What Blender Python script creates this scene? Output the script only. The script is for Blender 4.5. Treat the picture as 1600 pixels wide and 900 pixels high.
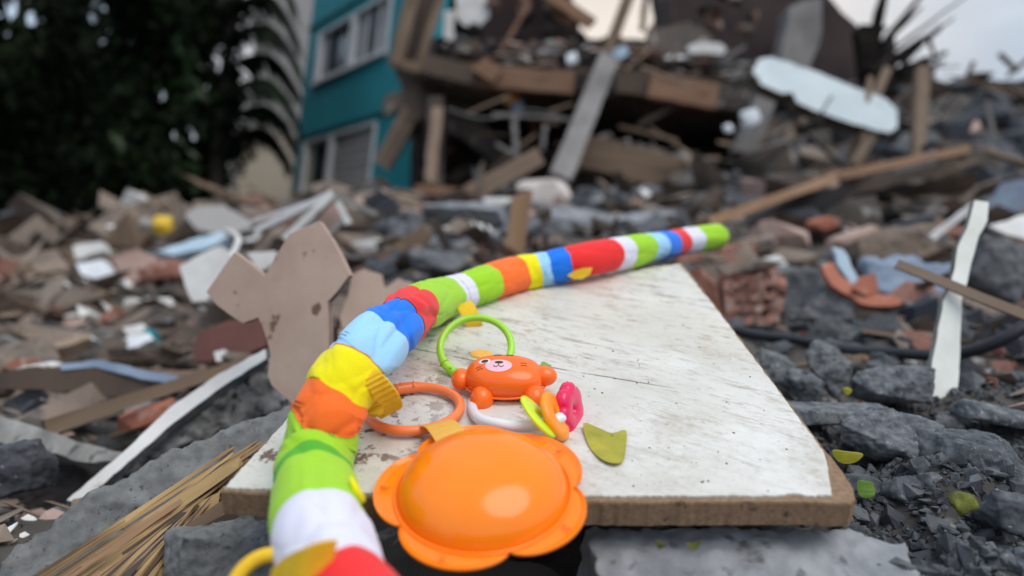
import bpy, bmesh, math, random
from mathutils import Vector, Matrix, noise
import numpy as np
R = math.radians
for o in list(bpy.data.objects): bpy.data.objects.remove(o)
S = bpy.context.scene
COL = S.collection

# ------------------------------------------------------------------ camera
F = 1067.0
PITCH, ROLL = R(1.0), R(6.5)
CAM = Vector((0, 0, 1.2))
base = Matrix(((1, 0, 0), (0, 0, -1), (0, 1, 0)))            # columns: right, up, back
MC = Matrix.Rotation(PITCH, 3, 'X') @ base @ Matrix.Rotation(ROLL, 3, 'Z')
cd = bpy.data.cameras.new('camera'); cam = bpy.data.objects.new('camera', cd); COL.objects.link(cam)
cam.matrix_world = Matrix.Translation(CAM) @ MC.to_4x4()
cd.sensor_width = 36; cd.lens = 24.0; cd.clip_start = 0.02; cd.clip_end = 1000
cd.dof.use_dof = True; cd.dof.focus_distance = 0.50; cd.dof.aperture_fstop = 3.1; cd.dof.aperture_blades = 0
S.camera = cam

# ------------------------------------------------------------------ light
SUN_EL, SUN_AZ = R(58), R(150)      # azimuth measured from +Y (view direction) towards +X
w = bpy.data.worlds.new('World'); S.world = w; w.use_nodes = True
nt = w.node_tree; nt.nodes.clear()
out = nt.nodes.new('ShaderNodeOutputWorld'); bg = nt.nodes.new('ShaderNodeBackground')
sky = nt.nodes.new('ShaderNodeTexSky'); sky.sky_type = 'NISHITA'; sky.sun_disc = False
sky.sun_elevation = SUN_EL; sky.sun_rotation = SUN_AZ; sky.altitude = 100; sky.dust_density = 2.0
tc = nt.nodes.new('ShaderNodeTexCoord'); mp = nt.nodes.new('ShaderNodeMapping'); mp.inputs['Scale'].default_value = (1, 1, 2.2)
cn = nt.nodes.new('ShaderNodeTexNoise'); cn.inputs['Scale'].default_value = 2.2; cn.inputs['Detail'].default_value = 7
cr = nt.nodes.new('ShaderNodeValToRGB'); cr.color_ramp.elements[0].position = .34; cr.color_ramp.elements[1].position = .62
cr.color_ramp.elements[0].color = (.62, .62, .62, 1); cr.color_ramp.elements[1].color = (1, 1, 1, 1)
mx = nt.nodes.new('ShaderNodeMix'); mx.data_type = 'RGBA'; mx.inputs['B'].default_value = (8.6, 9.2, 10.2, 1)
L = nt.links.new
L(tc.outputs['Generated'], mp.inputs['Vector']); L(mp.outputs[0], cn.inputs['Vector']); L(cn.outputs['Fac'], cr.inputs['Fac'])
# a warm bright gap in the clouds low over the ruin, cooler cloud away from it
sdv = (math.sin(R(3)) * .95, math.cos(R(3)) * .95, .31)
dt = nt.nodes.new('ShaderNodeVectorMath'); dt.operation = 'DOT_PRODUCT'; dt.inputs[1].default_value = sdv; L(tc.outputs['Generated'], dt.inputs[0])
mr = nt.nodes.new('ShaderNodeMapRange'); mr.inputs['From Min'].default_value = .82; mr.inputs['From Max'].default_value = .99; L(dt.outputs['Value'], mr.inputs[0])
gl = nt.nodes.new('ShaderNodeMix'); gl.data_type = 'RGBA'; gl.inputs['A'].default_value = (8.6, 10.4, 12.4, 1); gl.inputs['B'].default_value = (13.0, 11.6, 10.2, 1); L(mr.outputs[0], gl.inputs['Factor']); L(gl.outputs['Result'], mx.inputs['B'])
L(cr.outputs['Color'], mx.inputs['Factor']); L(sky.outputs[0], mx.inputs['A']); L(mx.outputs['Result'], bg.inputs['Color'])
bg.inputs['Strength'].default_value = 0.084; L(bg.outputs[0], out.inputs[0])
sd = bpy.data.lights.new('sun', 'SUN'); sun = bpy.data.objects.new('sun', sd); COL.objects.link(sun)
sd.energy = 2.1; sd.angle = R(45); sd.color = (1, .95, .88)
sdir = Vector((math.sin(SUN_AZ) * math.cos(SUN_EL), math.cos(SUN_AZ) * math.cos(SUN_EL), math.sin(SUN_EL)))
sun.rotation_euler = sdir.to_track_quat('Z', 'Y').to_euler(); sun.location = (0, 0, 20)
S.view_settings.view_transform = 'Standard'; S.view_settings.look = 'None'; S.view_settings.exposure = -0.05; S.view_settings.gamma = 1
S.render.engine = 'CYCLES'

# ------------------------------------------------------------------ helpers
def ray(px, py): return MC @ Vector(((px - 800) / F, (450 - py) / F, -1))
def at(px, py, d): return CAM + ray(px, py) * d
def cv(x, y, z): return MC @ Vector((x, y, z))               # camera-frame direction to world
BN = Vector((0, 1, .3187)).normalized()                      # board normal, camera frame
BEX, BEY = cv(1, 0, 0), cv(0, .3187, -1).normalized(); BNW = MC @ BN
def bd(py): return 258.4 / (py - 110)                        # depth of the board surface seen at row py
def onb(px, py, h=0): return at(px, py, bd(py)) + BNW * h

def mat(name, c1, c2, scale=8, rough=.85, bump=.4, c3=None, sp=(3, .6, .1), stretch=(1, 1, 1), metal=0, coat=0, sss=0, det=8, bd_=.01, spec=.5, trans=0):
    m = bpy.data.materials.new(name); m.use_nodes = True; t = m.node_tree; P = t.nodes['Principled BSDF']; l = t.links.new
    co = t.nodes.new('ShaderNodeTexCoord'); mp = t.nodes.new('ShaderNodeMapping'); mp.inputs['Scale'].default_value = stretch
    l(co.outputs['Object'], mp.inputs['Vector'])
    oi = t.nodes.new('ShaderNodeObjectInfo')
    n = t.nodes.new('ShaderNodeTexNoise'); n.noise_dimensions = '4D'; n.inputs['Scale'].default_value = scale; n.inputs['Detail'].default_value = det; n.inputs['Roughness'].default_value = .62
    ml = t.nodes.new('ShaderNodeMath'); ml.operation = 'MULTIPLY'; ml.inputs[1].default_value = 37
    l(oi.outputs['Random'], ml.inputs[0]); l(ml.outputs[0], n.inputs['W'])
    l(mp.outputs[0], n.inputs['Vector'])
    r = t.nodes.new('ShaderNodeValToRGB'); r.color_ramp.elements[0].position = .36; r.color_ramp.elements[1].position = .64
    r.color_ramp.elements[0].color = (*c1, 1); r.color_ramp.elements[1].color = (*c2, 1); l(n.outputs['Fac'], r.inputs['Fac'])
    col = r.outputs['Color']
    if c3:
        n2 = t.nodes.new('ShaderNodeTexNoise'); n2.inputs['Scale'].default_value = scale * sp[0]; n2.inputs['Detail'].default_value = 5
        l(mp.outputs[0], n2.inputs['Vector'])
        r2 = t.nodes.new('ShaderNodeValToRGB'); r2.color_ramp.elements[0].position = sp[1]; r2.color_ramp.elements[1].position = min(1, sp[1] + sp[2])
        l(n2.outputs['Fac'], r2.inputs['Fac'])
        x = t.nodes.new('ShaderNodeMix'); x.data_type = 'RGBA'; x.inputs['B'].default_value = (*c3, 1)
        l(r2.outputs['Color'], x.inputs['Factor']); l(col, x.inputs['A']); col = x.outputs['Result']
    l(col, P.inputs['Base Color'])
    P.inputs['Roughness'].default_value = rough; P.inputs['Metallic'].default_value = metal; P.inputs['Coat Weight'].default_value = coat
    P.inputs['Coat Roughness'].default_value = .12; P.inputs['Specular IOR Level'].default_value = spec
    if trans: P.inputs['Transmission Weight'].default_value = trans
    if sss:
        P.inputs['Subsurface Weight'].default_value = sss; P.inputs['Subsurface Scale'].default_value = .006; P.inputs['Subsurface Radius'].default_value = (1, .4, .2)
    if bump:
        b = t.nodes.new('ShaderNodeBump'); b.inputs['Strength'].default_value = bump; b.inputs['Distance'].default_value = bd_
        l(n.outputs['Fac'], b.inputs['Height']); l(b.outputs[0], P.inputs['Normal'])
    return m

M = {}
M['conc'] = mat('grey_concrete', (.050, .054, .062), (.17, .173, .18), 30, .9, .9, (.05, .05, .055), (3, .58, .1), bd_=.004)
M['concfine'] = mat('sandy_mortar', (.115, .118, .12), (.20, .20, .195), 90, .95, .9, (.06, .06, .06), (2, .62, .08), bd_=.0025)
M['conclight'] = mat('dusty_concrete', (.13, .137, .152), (.33, .335, .35), 16, .9, .8, (.12, .12, .125), (4, .6, .1), bd_=.004)
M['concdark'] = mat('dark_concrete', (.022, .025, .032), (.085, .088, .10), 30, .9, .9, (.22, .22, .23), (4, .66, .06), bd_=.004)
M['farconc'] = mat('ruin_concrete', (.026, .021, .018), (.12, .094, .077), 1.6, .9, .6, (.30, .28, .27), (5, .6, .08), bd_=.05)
M['fardark'] = mat('dark_shade_masonry', (.009, .008, .009), (.040, .033, .033), 1.6, .95, .5, (.12, .10, .10), (4, .64, .08), bd_=.05)  # near-black colour carries the shade of rooms, gaps and voids
M['dust'] = mat('plaster_dust', (.08, .060, .047), (.26, .195, .152), 3, .9, .6, (.08, .07, .07), (5, .58, .08), bd_=.03)
M['plaster'] = mat('white_plaster', (.55, .53, .51), (.74, .72, .70), 9, .8, .3, (.35, .30, .27), (4, .66, .08), bd_=.004)
M['cream'] = mat('tan_wall_render', (.42, .295, .23), (.56, .41, .33), 9, .85, .4, (.17, .10, .07), (4.5, .635, .05), bd_=.003)
M['pink'] = mat('pinkish_plaster', (.30, .19, .155), (.46, .32, .27), 8, .85, .4, (.3, .2, .17), (4, .62, .08), bd_=.01)
M['bluewhite'] = mat('pale_blue_paint', (.56, .64, .66), (.70, .77, .79), 3, .6, .2, (.33, .36, .36), (5, .66, .08), bd_=.01)
M['brick'] = mat('red_clay', (.16, .055, .035), (.30, .13, .09), 20, .9, .6, (.40, .33, .29), (2.5, .56, .1), bd_=.004)
M['maroon'] = mat('dull_red_paint', (.10, .035, .028), (.17, .06, .045), 8, .7, .3, (.3, .25, .22), (3, .66, .1))
M['tile'] = mat('orange_clay_tile', (.34, .11, .065), (.50, .18, .11), 10, .8, .3, (.50, .36, .30), (3, .6, .1), bd_=.003)
M['wood'] = mat('weathered_wood', (.105, .066, .042), (.21, .145, .095), 9, .8, .6, (.08, .045, .03), (2, .6, .1), (1, 1, .12), bd_=.003)
M['woodor'] = mat('orange_brown_wood', (.15, .075, .042), (.27, .145, .085), 7, .75, .5, (.12, .06, .03), (2, .6, .1), (1, 1, .15), bd_=.003)
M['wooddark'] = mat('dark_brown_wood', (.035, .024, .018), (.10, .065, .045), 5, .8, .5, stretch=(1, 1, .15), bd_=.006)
M['straw'] = mat('split_yellow_wood', (.24, .14, .05), (.56, .39, .19), 60, .75, .6, (.10, .06, .03), (1.5, .58, .1), (1, 1, .06), bd_=.0015)
M['driftwood'] = mat('grey_driftwood', (.17, .165, .155), (.34, .33, .31), 26, .9, .7, (.08, .08, .08), (2, .6, .1), (1, 1, .1), bd_=.003)
M['blackrub'] = mat('black_rubber', (.012, .013, .018), (.025, .026, .034), 10, .5, .1)
M['blue'] = mat('blue_grey_cloth', (.16, .20, .28), (.28, .34, .43), 6, .9, .6, bd_=.02)
M['navy'] = mat('dark_navy_cloth', (.01, .012, .02), (.025, .03, .045), 6, .9, .4)
M['teal'] = mat('teal_wall_paint', (.006, .19, .225), (.010, .235, .275), .8, .8, .1, (.03, .16, .18), (4, .7, .1), bd_=.02)
M['tealdark'] = mat('teal_wall_trim', (.008, .12, .15), (.012, .15, .18), .8, .8, .1)
M['wallgrey'] = mat('warm_white_render', (.31, .29, .28), (.40, .375, .36), .6, .9, .2, bd_=.02)
M['wallcream'] = mat('cream_render', (.44, .37, .29), (.52, .45, .36), .6, .9, .2, bd_=.02)
M['white'] = mat('white_frame_paint', (.50, .50, .51), (.66, .66, .67), 4, .5, .1)
M['louver'] = mat('grey_louvre_metal', (.20, .19, .20), (.30, .29, .30), 4, .5, .1)
M['pitted'] = mat('pitted_mortar', (.10, .097, .094), (.34, .33, .32), 36, .95, 1.0, (.03, .03, .03), (2.2, .57, .08), bd_=.006)
M['post'] = mat('pale_concrete_post', (.16, .148, .142), (.26, .242, .235), 2, .9, .4, (.09, .08, .08), (4, .64, .08), bd_=.02)
M['woodpale'] = mat('pale_weathered_wood', (.18, .12, .085), (.33, .235, .17), 6, .8, .5, (.09, .06, .04), (2, .62, .1), (1, 1, .12), bd_=.003)
M['woodwarm'] = mat('warm_brown_wood', (.22, .12, .065), (.38, .23, .135), 6, .8, .5, (.09, .05, .03), (2, .6, .1), (1, 1, .12), bd_=.003)  # lighter, more orange-brown wood colour
M['nearblack'] = mat('near_black_wood', (.006, .005, .005), (.022, .017, .014), 6, .9, .3, spec=.1)  # near-black colour for splinters, bars and cables
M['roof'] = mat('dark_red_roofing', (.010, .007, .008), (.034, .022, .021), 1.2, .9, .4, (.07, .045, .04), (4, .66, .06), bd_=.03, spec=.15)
M['clay'] = mat('dusty_clay', (.24, .10, .07), (.38, .21, .165), 30, .9, .6, (.36, .31, .28), (2, .56, .1), bd_=.003)
M['trimwhite'] = mat('old_white_trim', (.62, .62, .56), (.80, .80, .76), 14, .6, .3, (.45, .38, .22), (3, .7, .06), bd_=.002)
M['pinkwhite'] = mat('pinkish_white_render', (.50, .42, .39), (.70, .62, .58), 8, .85, .4, (.3, .24, .2), (4, .66, .08), bd_=.01)
M['stone'] = mat('rough_grey_stone', (.055, .060, .070), (.20, .205, .215), 95, .92, 1.0, (.30, .31, .33), (3, .62, .08), bd_=.0016)
M['stonedark'] = mat('rough_dark_stone', (.026, .030, .038), (.13, .137, .148), 95, .92, 1.0, (.24, .25, .27), (3, .66, .06), bd_=.0016)
M['orangecloth'] = mat('orange_cloth', (.60, .24, .03), (.75, .34, .05), 8, .8, .3)
M['glass'] = mat('dark_window_glass', (.015, .016, .018), (.03, .03, .035), 2, .12, 0)
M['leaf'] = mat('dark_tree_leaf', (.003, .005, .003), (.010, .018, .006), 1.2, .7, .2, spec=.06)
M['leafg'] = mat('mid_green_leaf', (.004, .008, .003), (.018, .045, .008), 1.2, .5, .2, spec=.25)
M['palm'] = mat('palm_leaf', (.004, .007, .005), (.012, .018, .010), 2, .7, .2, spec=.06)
M['bark'] = mat('dark_bark', (.02, .016, .012), (.05, .04, .032), 6, .9, .8, stretch=(1, 1, .2))
M['chip'] = mat('chipboard', (.19, .115, .062), (.30, .19, .115), 420, .9, .7, (.09, .05, .03), (.3, .64, .08), bd_=.0008)
M['orange'] = mat('orange_plastic', (1.0, .225, .006), (1.0, .245, .009), 20, .16, 0, sss=.0, spec=.42)
M['orange2'] = mat('coral_orange_plastic', (1.0, .150, .010), (1.0, .170, .014), 20, .2, 0, sss=.0, spec=.45)
M['orange3'] = mat('light_orange_ring_plastic', (1.0, .215, .06), (1.0, .24, .07), 20, .3, 0, sss=.12)
M['orange4'] = mat('bright_orange_plastic', (1.0, .29, .008), (1.0, .32, .012), 20, .3, 0, sss=.12)
M['green'] = mat('lime_green_plastic', (.33, .68, .035), (.38, .74, .05), 20, .3, 0, sss=.2)
M['yellowgreen'] = mat('yellow_green_plastic', (.60, .82, .015), (.68, .88, .02), 20, .3, 0, sss=.2)
M['magenta'] = mat('magenta_plastic', (.80, .006, .09), (.85, .01, .11), 20, .25, 0, sss=.15, spec=.6)
M['whiteplastic'] = mat('white_plastic', (.78, .78, .80), (.84, .84, .86), 20, .3, 0, sss=.15)
M['pinkish'] = mat('pale_pink_print', (.85, .50, .55), (.88, .54, .60), 20, .35, 0)
M['black'] = mat('black_print', (.02, .015, .015), (.04, .02, .02), 20, .4, 0)
M['web'] = mat('yellow_webbing', (.86, .50, .015), (.92, .58, .03), 300, .8, .3, bd_=.0005)
M['weblight'] = mat('amber_satin_tag', (.78, .40, .05), (.86, .47, .08), 100, .6, .2, bd_=.0005)
M['yleaf'] = mat('yellow_green_leaf', (.28, .27, .02), (.46, .40, .03), 50, .5, .3, (.16, .08, .02), (2, .66, .06), bd_=.001)
M['moss'] = mat('moss', (.07, .085, .015), (.22, .22, .035), 160, .9, 1, bd_=.003)
M['gleaf'] = mat('green_leaf', (.10, .20, .03), (.20, .34, .05), 50, .5, .3, bd_=.001)
M['yellow'] = mat('mustard_plastic', (.55, .34, .02), (.70, .45, .03), 5, .5, .1)
M['ball'] = mat('cloudy_plastic_sheet', (.62, .66, .70), (.85, .87, .90), 8, .35, .6, bd_=.02)
M['ltblue'] = mat('light_blue_board', (.34, .45, .55), (.46, .57, .66), 5, .6, .2)

FAB = {}
def fabmat(name, c):
    m = mat('fabric_' + name, tuple(x * .93 for x in c), c, 900, .82, .25, tuple(x * .6 for x in c), (.03, .70, .06), bd_=.0006, spec=.22)
    P = m.node_tree.nodes['Principled BSDF']; P.inputs['Sheen Weight'].default_value = .15
    P.inputs['Subsurface Weight'].default_value = .12; P.inputs['Subsurface Scale'].default_value = .004
    FAB[name] = m
fabmat('red', (.86, .030, .030)); fabmat('white', (.76, .74, .86)); fabmat('green', (.36, .66, .022)); fabmat('darkgreen', (.10, .42, .03))
fabmat('orange', (.98, .17, .022)); fabmat('yellow', (.90, .78, .004)); fabmat('lightblue', (.36, .66, .95)); fabmat('blue', (.012, .19, .82))

def setp(o, label=None, cat=None, group=None, kind=None):
    if label: o['label'] = label
    if cat: o['category'] = cat
    if group: o['group'] = group
    if kind: o['kind'] = kind
    return o
def me_new(name, vs, fs, m, smooth=False):
    me = bpy.data.meshes.new(name); me.from_pydata([tuple(v) for v in vs], [], fs); me.materials.append(m)
    if smooth: me.polygons.foreach_set('use_smooth', [True] * len(me.polygons))
    me.update(); return me
def link(name, me, parent=None, loc=None):
    o = bpy.data.objects.new(name, me); COL.objects.link(o)
    if parent: o.parent = parent
    if loc is not None: o.location = loc
    return o
def empty(name, loc, label, cat, group=None, rot=None):
    o = bpy.data.objects.new(name, None); COL.objects.link(o); o.empty_display_size = .05
    if rot is not None: o.matrix_world = Matrix.Translation(loc) @ rot.to_4x4()
    else: o.location = loc
    return setp(o, label, cat, group)
def obj(name, vs, fs, m, parent=None, smooth=False, center=True):
    """world-space verts -> object (origin at the centroid, or relative to a parent with no rotation)"""
    vs = [Vector(v) for v in vs]
    if parent is not None:
        c = parent.matrix_world.translation if parent.rotation_euler == Vector((0, 0, 0)) else None
        c = Vector(parent.location)
        return link(name, me_new(name, [v - c for v in vs], fs, m, smooth), parent)
    c = sum(vs, Vector()) / len(vs) if center else Vector()
    return link(name, me_new(name, [v - c for v in vs], fs, m, smooth), None, c)

def densify(pts, step, rag, rnd):
    o = []
    for i, a in enumerate(pts):
        b = pts[(i + 1) % len(pts)]; n = max(1, int(math.hypot(b[0] - a[0], b[1] - a[1]) / step))
        for k in range(n):
            t = k / n; j = rag if k else rag * .3
            o.append((a[0] + (b[0] - a[0]) * t + rnd.uniform(-j, j), a[1] + (b[1] - a[1]) * t + rnd.uniform(-j, j)))
    return o
def polyplate(front, nback, m, m2=None, bev=0):
    """front: list of world points (planar), nback: offset vector -> bmesh"""
    c = sum(front, Vector()) / len(front)
    bm = bmesh.new(); a = [bm.verts.new(p - c) for p in front]; b = [bm.verts.new(p - c + nback) for p in front]
    n = len(a); f = bm.faces.new(a); g = bm.faces.new(b[::-1])
    for i in range(n):
        q = bm.faces.new((a[i], b[i], b[(i + 1) % n], a[(i + 1) % n])); q.material_index = 1 if m2 else 0
    bmesh.ops.recalc_face_normals(bm, faces=bm.faces)
    if bev:
        bmesh.ops.bevel(bm, geom=list(f.edges), offset=bev, segments=1, affect='EDGES')
    bmesh.ops.triangulate(bm, faces=bm.faces, ngon_method='EAR_CLIP')
    me = bpy.data.meshes.new('plate'); bm.to_mesh(me); bm.free(); me.materials.append(m)
    if m2: me.materials.append(m2)
    return me, c
SEED = [1]
def slab(name, label, cat, pts, d, n=(0, 0, 1), thick=.1, m='conc', m2=None, rag=2, step=14, parent=None, group=None, bev=0, rough=None):
    rnd = random.Random(SEED[0]); SEED[0] += 1
    nc = Vector(n).normalized(); cx = sum(p[0] for p in pts) / len(pts); cy = sum(p[1] for p in pts) / len(pts)
    P0 = Vector(((cx - 800) / F, (450 - cy) / F, -1)) * d
    fr = []
    for x, y in densify(pts, step, rag, rnd):
        r = Vector(((x - 800) / F, (450 - y) / F, -1)); k = nc.dot(P0) / nc.dot(r); fr.append(CAM + MC @ (r * k))
    me, c = polyplate(fr, -(MC @ nc) * thick, M[m], M[m2] if m2 else None, bev)
    if parent is not None:
        o = link(name, me, parent); o.location = c - parent.location
    else:
        o = link(name, me, None, c); setp(o, label, cat, group)
    if rough: roughen(o, *rough)
    return o
def roughen(o, voxel, amp, size, amp2=0, size2=.01):
    r = o.modifiers.new('remesh', 'REMESH'); r.mode = 'VOXEL'; r.voxel_size = voxel; r.use_smooth_shade = True
    for a, s in ((amp, size), (amp2, size2)):
        if not a: continue
        t = bpy.data.textures.new('lumps', 'CLOUDS'); t.noise_scale = s; t.noise_depth = 4
        q = o.modifiers.new('lumps', 'DISPLACE'); q.texture = t; q.strength = a; q.mid_level = .5; q.texture_coords = 'LOCAL'
def beam(name, label, cat, p0, p1, wd, th, m, parent=None, group=None, seg=8, jit=.06, up=None, taper=1, ends=.15):
    """board between two world points; long axis is local Z so wood grain follows it"""
    rnd = random.Random(SEED[0]); SEED[0] += 1
    ax = (p1 - p0); ln = ax.length; ax.normalize(); up = up or cv(0, 0, 1)
    sx = ax.cross(up).normalized(); sy = sx.cross(ax).normalized()
    rot = Matrix((sx, sy, ax)).transposed(); vs = []; fs = []
    for i in range(seg + 1):
        t = i / seg; k = 1 + (taper - 1) * t
        ox, oy = rnd.uniform(-jit, jit) * wd * .5, rnd.uniform(-jit, jit) * th * .5
        for a, b in ((-1, -1), (1, -1), (1, 1), (-1, 1)):
            ez = rnd.uniform(-ends, ends) * wd if i in (0, seg) else 0
            vs.append(Vector((a * wd / 2 * k * (1 + rnd.uniform(-jit, jit)) + ox, b * th / 2 * k * (1 + rnd.uniform(-jit, jit)) + oy, t * ln - ln / 2 + ez)))
    for i in range(seg):
        for j in range(4):
            fs.append((i * 4 + j, i * 4 + (j + 1) % 4, i * 4 + 4 + (j + 1) % 4, i * 4 + 4 + j))
    fs += [(3, 2, 1, 0), (seg * 4, seg * 4 + 1, seg * 4 + 2, seg * 4 + 3)]
    me = me_new(name, vs, fs, M[m]); o = link(name, me)
    c = (p0 + p1) / 2
    if parent is not None:
        o.parent = parent; c = c - parent.location
    else: setp(o, label, cat, group)
    o.matrix_local = Matrix.Translation(c) @ rot.to_4x4()
    return o
def tube(name, pts, r, m, parent=None, seg=12, closed=False, basis=None, cap=True):
    """pts: Vectors; r: float or list; local to the parent frame when a parent is given (world otherwise)"""
    n = len(pts); vs = []; fs = []; prev = None
    for i, p in enumerate(pts):
        a = pts[(i - 1) % n] if (closed or i) else pts[0]; b = pts[(i + 1) % n] if (closed or i < n - 1) else pts[-1]
        t = (b - a).normalized()
        if prev is None: u = t.orthogonal().normalized()
        else: u = (prev - t * prev.dot(t)).normalized()
        prev = u; v = t.cross(u); rr = r[i] if isinstance(r, (list, tuple)) else r
        for k in range(seg):
            an = 2 * math.pi * k / seg; vs.append(p + (u * math.cos(an) + v * math.sin(an)) * rr)
    for i in range(n if closed else n - 1):
        j = (i + 1) % n
        for k in range(seg): fs.append((i * seg + k, i * seg + (k + 1) % seg, j * seg + (k + 1) % seg, j * seg + k))
    if not closed and cap:
        fs.append(tuple(range(seg))[::-1]); fs.append(tuple((n - 1) * seg + k for k in range(seg)))
    if closed:   # match the twist at the join by choosing the best rotation
        pass
    return vs, fs
def cat_rom(P, t):
    i = int(min(max(math.floor(t), 0), len(P) - 2)); f = t - i
    p0, p1, p2, p3 = P[max(i - 1, 0)], P[i], P[i + 1], P[min(i + 2, len(P) - 1)]
    return .5 * ((2 * p1) + (-p0 + p2) * f + (2 * p0 - 5 * p1 + 4 * p2 - p3) * f * f + (-p0 + 3 * p1 - 3 * p2 + p3) * f ** 3)
def curve_pts(ctrl, n): return [cat_rom(ctrl, (len(ctrl) - 1) * k / (n - 1)) for k in range(n)]
def hull_mesh(seed, n=16, flat=(1, 1, 1)):
    rnd = random.Random(seed); bm = bmesh.new()
    for _ in range(n):
        v = Vector((rnd.uniform(-1, 1), rnd.uniform(-1, 1), rnd.uniform(-1, 1)))
        v = v / max(abs(v.x), abs(v.y), abs(v.z)) * rnd.uniform(.75, 1)
        bm.verts.new((v.x * flat[0] * .5, v.y * flat[1] * .5, v.z * flat[2] * .5))
    r = bmesh.ops.convex_hull(bm, input=bm.verts)
    bmesh.ops.delete(bm, geom=[g for g in bm.verts if not g.link_faces], context='VERTS')
    bmesh.ops.recalc_face_normals(bm, faces=bm.faces)
    me = bpy.data.meshes.new('chunk'); bm.to_mesh(me); bm.free(); return me
def rock(name, label, cat, px, py, d, wx, wy, wz, rotd=0, m='conc', seed=0, rough=True, parent=None, group=None, n=22):
    """a broken lump about wx by wy pixels as seen, wz = depth in the same units"""
    me = hull_mesh(seed, n); me.materials.append(M[m]); s = d / F
    for v in me.vertices: v.co = Vector((v.co.x * wx * s, v.co.y * wy * s, v.co.z * wz * s))
    rt = MC @ Matrix.Rotation(R(rotd), 3, 'Z')
    for v in me.vertices: v.co = rt @ v.co
    c = at(px, py, d)
    o = link(name, me, parent, c if parent is None else c - parent.location)
    if parent is None: setp(o, label, cat, group)
    if rough:
        sz = min(wx, wy) * s; roughen(o, max(sz * .032, .0014), sz * .15, sz * .40, sz * .05, sz * .10)
    return o

# ------------------------------------------------------------------ the ground: one heaped rubble terrain
CP = [(1400,890,.40),(1250,760,.50),(1500,720,.55),(1590,880,.42),(1200,650,.70),(1550,600,.85),(1150,520,1.15),(1300,520,1.2),(1550,510,1.2),(1400,470,1.6),(1150,400,2.2),
      (1400,370,2.8),(1580,340,3.2),(1250,330,4.2),(1500,290,4.5),(1300,255,6),(1570,225,6.5),(1450,150,8.8),(1580,135,8.8),(1250,170,9.5),(1350,130,9.5),
      (850,1020,.38),(830,880,.46),(850,720,.58),(850,560,.80),(700,560,1.0),(950,480,1.0),(850,440,1.5),(900,370,2.4),(700,360,3),(600,340,4),(850,330,4.5),(1000,330,5),(800,318,7),(950,310,8.5),(1080,310,8),(800,300,10),
      (560,880,.42),(480,760,.6),(350,1060,.42),(150,1150,.42),(60,830,.78),(250,760,.80),(60,660,.95),(350,600,1.1),(100,590,1.4),(500,560,1.2),(200,520,2.0),(30,500,2.3),(400,480,2.2),
      (150,460,3.0),(300,420,3.6),(60,440,3.8),(500,420,3.2),(100,385,6.5),(300,345,6.5),(450,340,7),(30,395,8),(620,325,7)]
ctl = []
for x, y, d in CP:
    v = ray(x, y) * d; ctl.append((math.degrees(math.atan2(v.x, v.y)) / 11, math.log(math.hypot(v.x, v.y)) * 2.0, v.z / math.hypot(v.x, v.y)))
CA = np.array(ctl)
bo0 = onb(820, 640)
def ground(x, y, rough=True):
    r = max(math.hypot(x, y), .08); az = math.degrees(math.atan2(x, y)) / 11; lr = math.log(r) * 2
    dd = (CA[:, 0] - az) ** 2 + (CA[:, 1] - lr) ** 2 + .004
    wt = dd ** -1.8; t = float((wt * CA[:, 2]).sum() / wt.sum())
    z = CAM.z + t * r
    if r > 9.5:
        k = min(1, (r - 9.5) / 4); k = k * k * (3 - 2 * k); z = z * (1 - k) + 0 * k
    if r < 1.25:
        zp = bo0.z - (BNW.x * (x - bo0.x) + BNW.y * (y - bo0.y)) / BNW.z
        cap = zp - .045
        if r < .45: cap = min(cap, CAM.z - .20 - (.45 - r) * .25)
        if r > .95: cap += (r - .95) * 1.2
        z = min(z, cap)
    if rough and r < 13:
        p = Vector((x, y, 0)); s = min(r, 9)
        z += s * .022 * noise.fractal(p / (s * .10) , .9, 2, 4) * (1 if r > .9 else .5)
    return z
azs = list(np.linspace(-180, -52, 22)) + list(np.arange(-50, 50.1, .45)) + list(np.linspace(52, 180, 22))
rs = [.06 * (13 / .06) ** (i / 230) for i in range(231)] + [16, 22, 32, 50, 90, 160, 320]
vs = []; fs = []
for r in rs:
    for a in azs: 
        x, y = r * math.sin(R(a)), r * math.cos(R(a)); vs.append((x, y, ground(x, y)))
na = len(azs)
for i in range(len(rs) - 1):
    for j in range(na - 1): fs.append((i * na + j, i * na + j + 1, (i + 1) * na + j + 1, (i + 1) * na + j))
gm = mat('rubble_soil', (.022, .019, .018), (.105, .088, .075), 3.2, .95, .8, (.34, .32, .30), (6, .60, .08), bd_=.012)
g = link('ground', me_new('ground', vs, fs, gm)); g['kind'] = 'structure'

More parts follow.
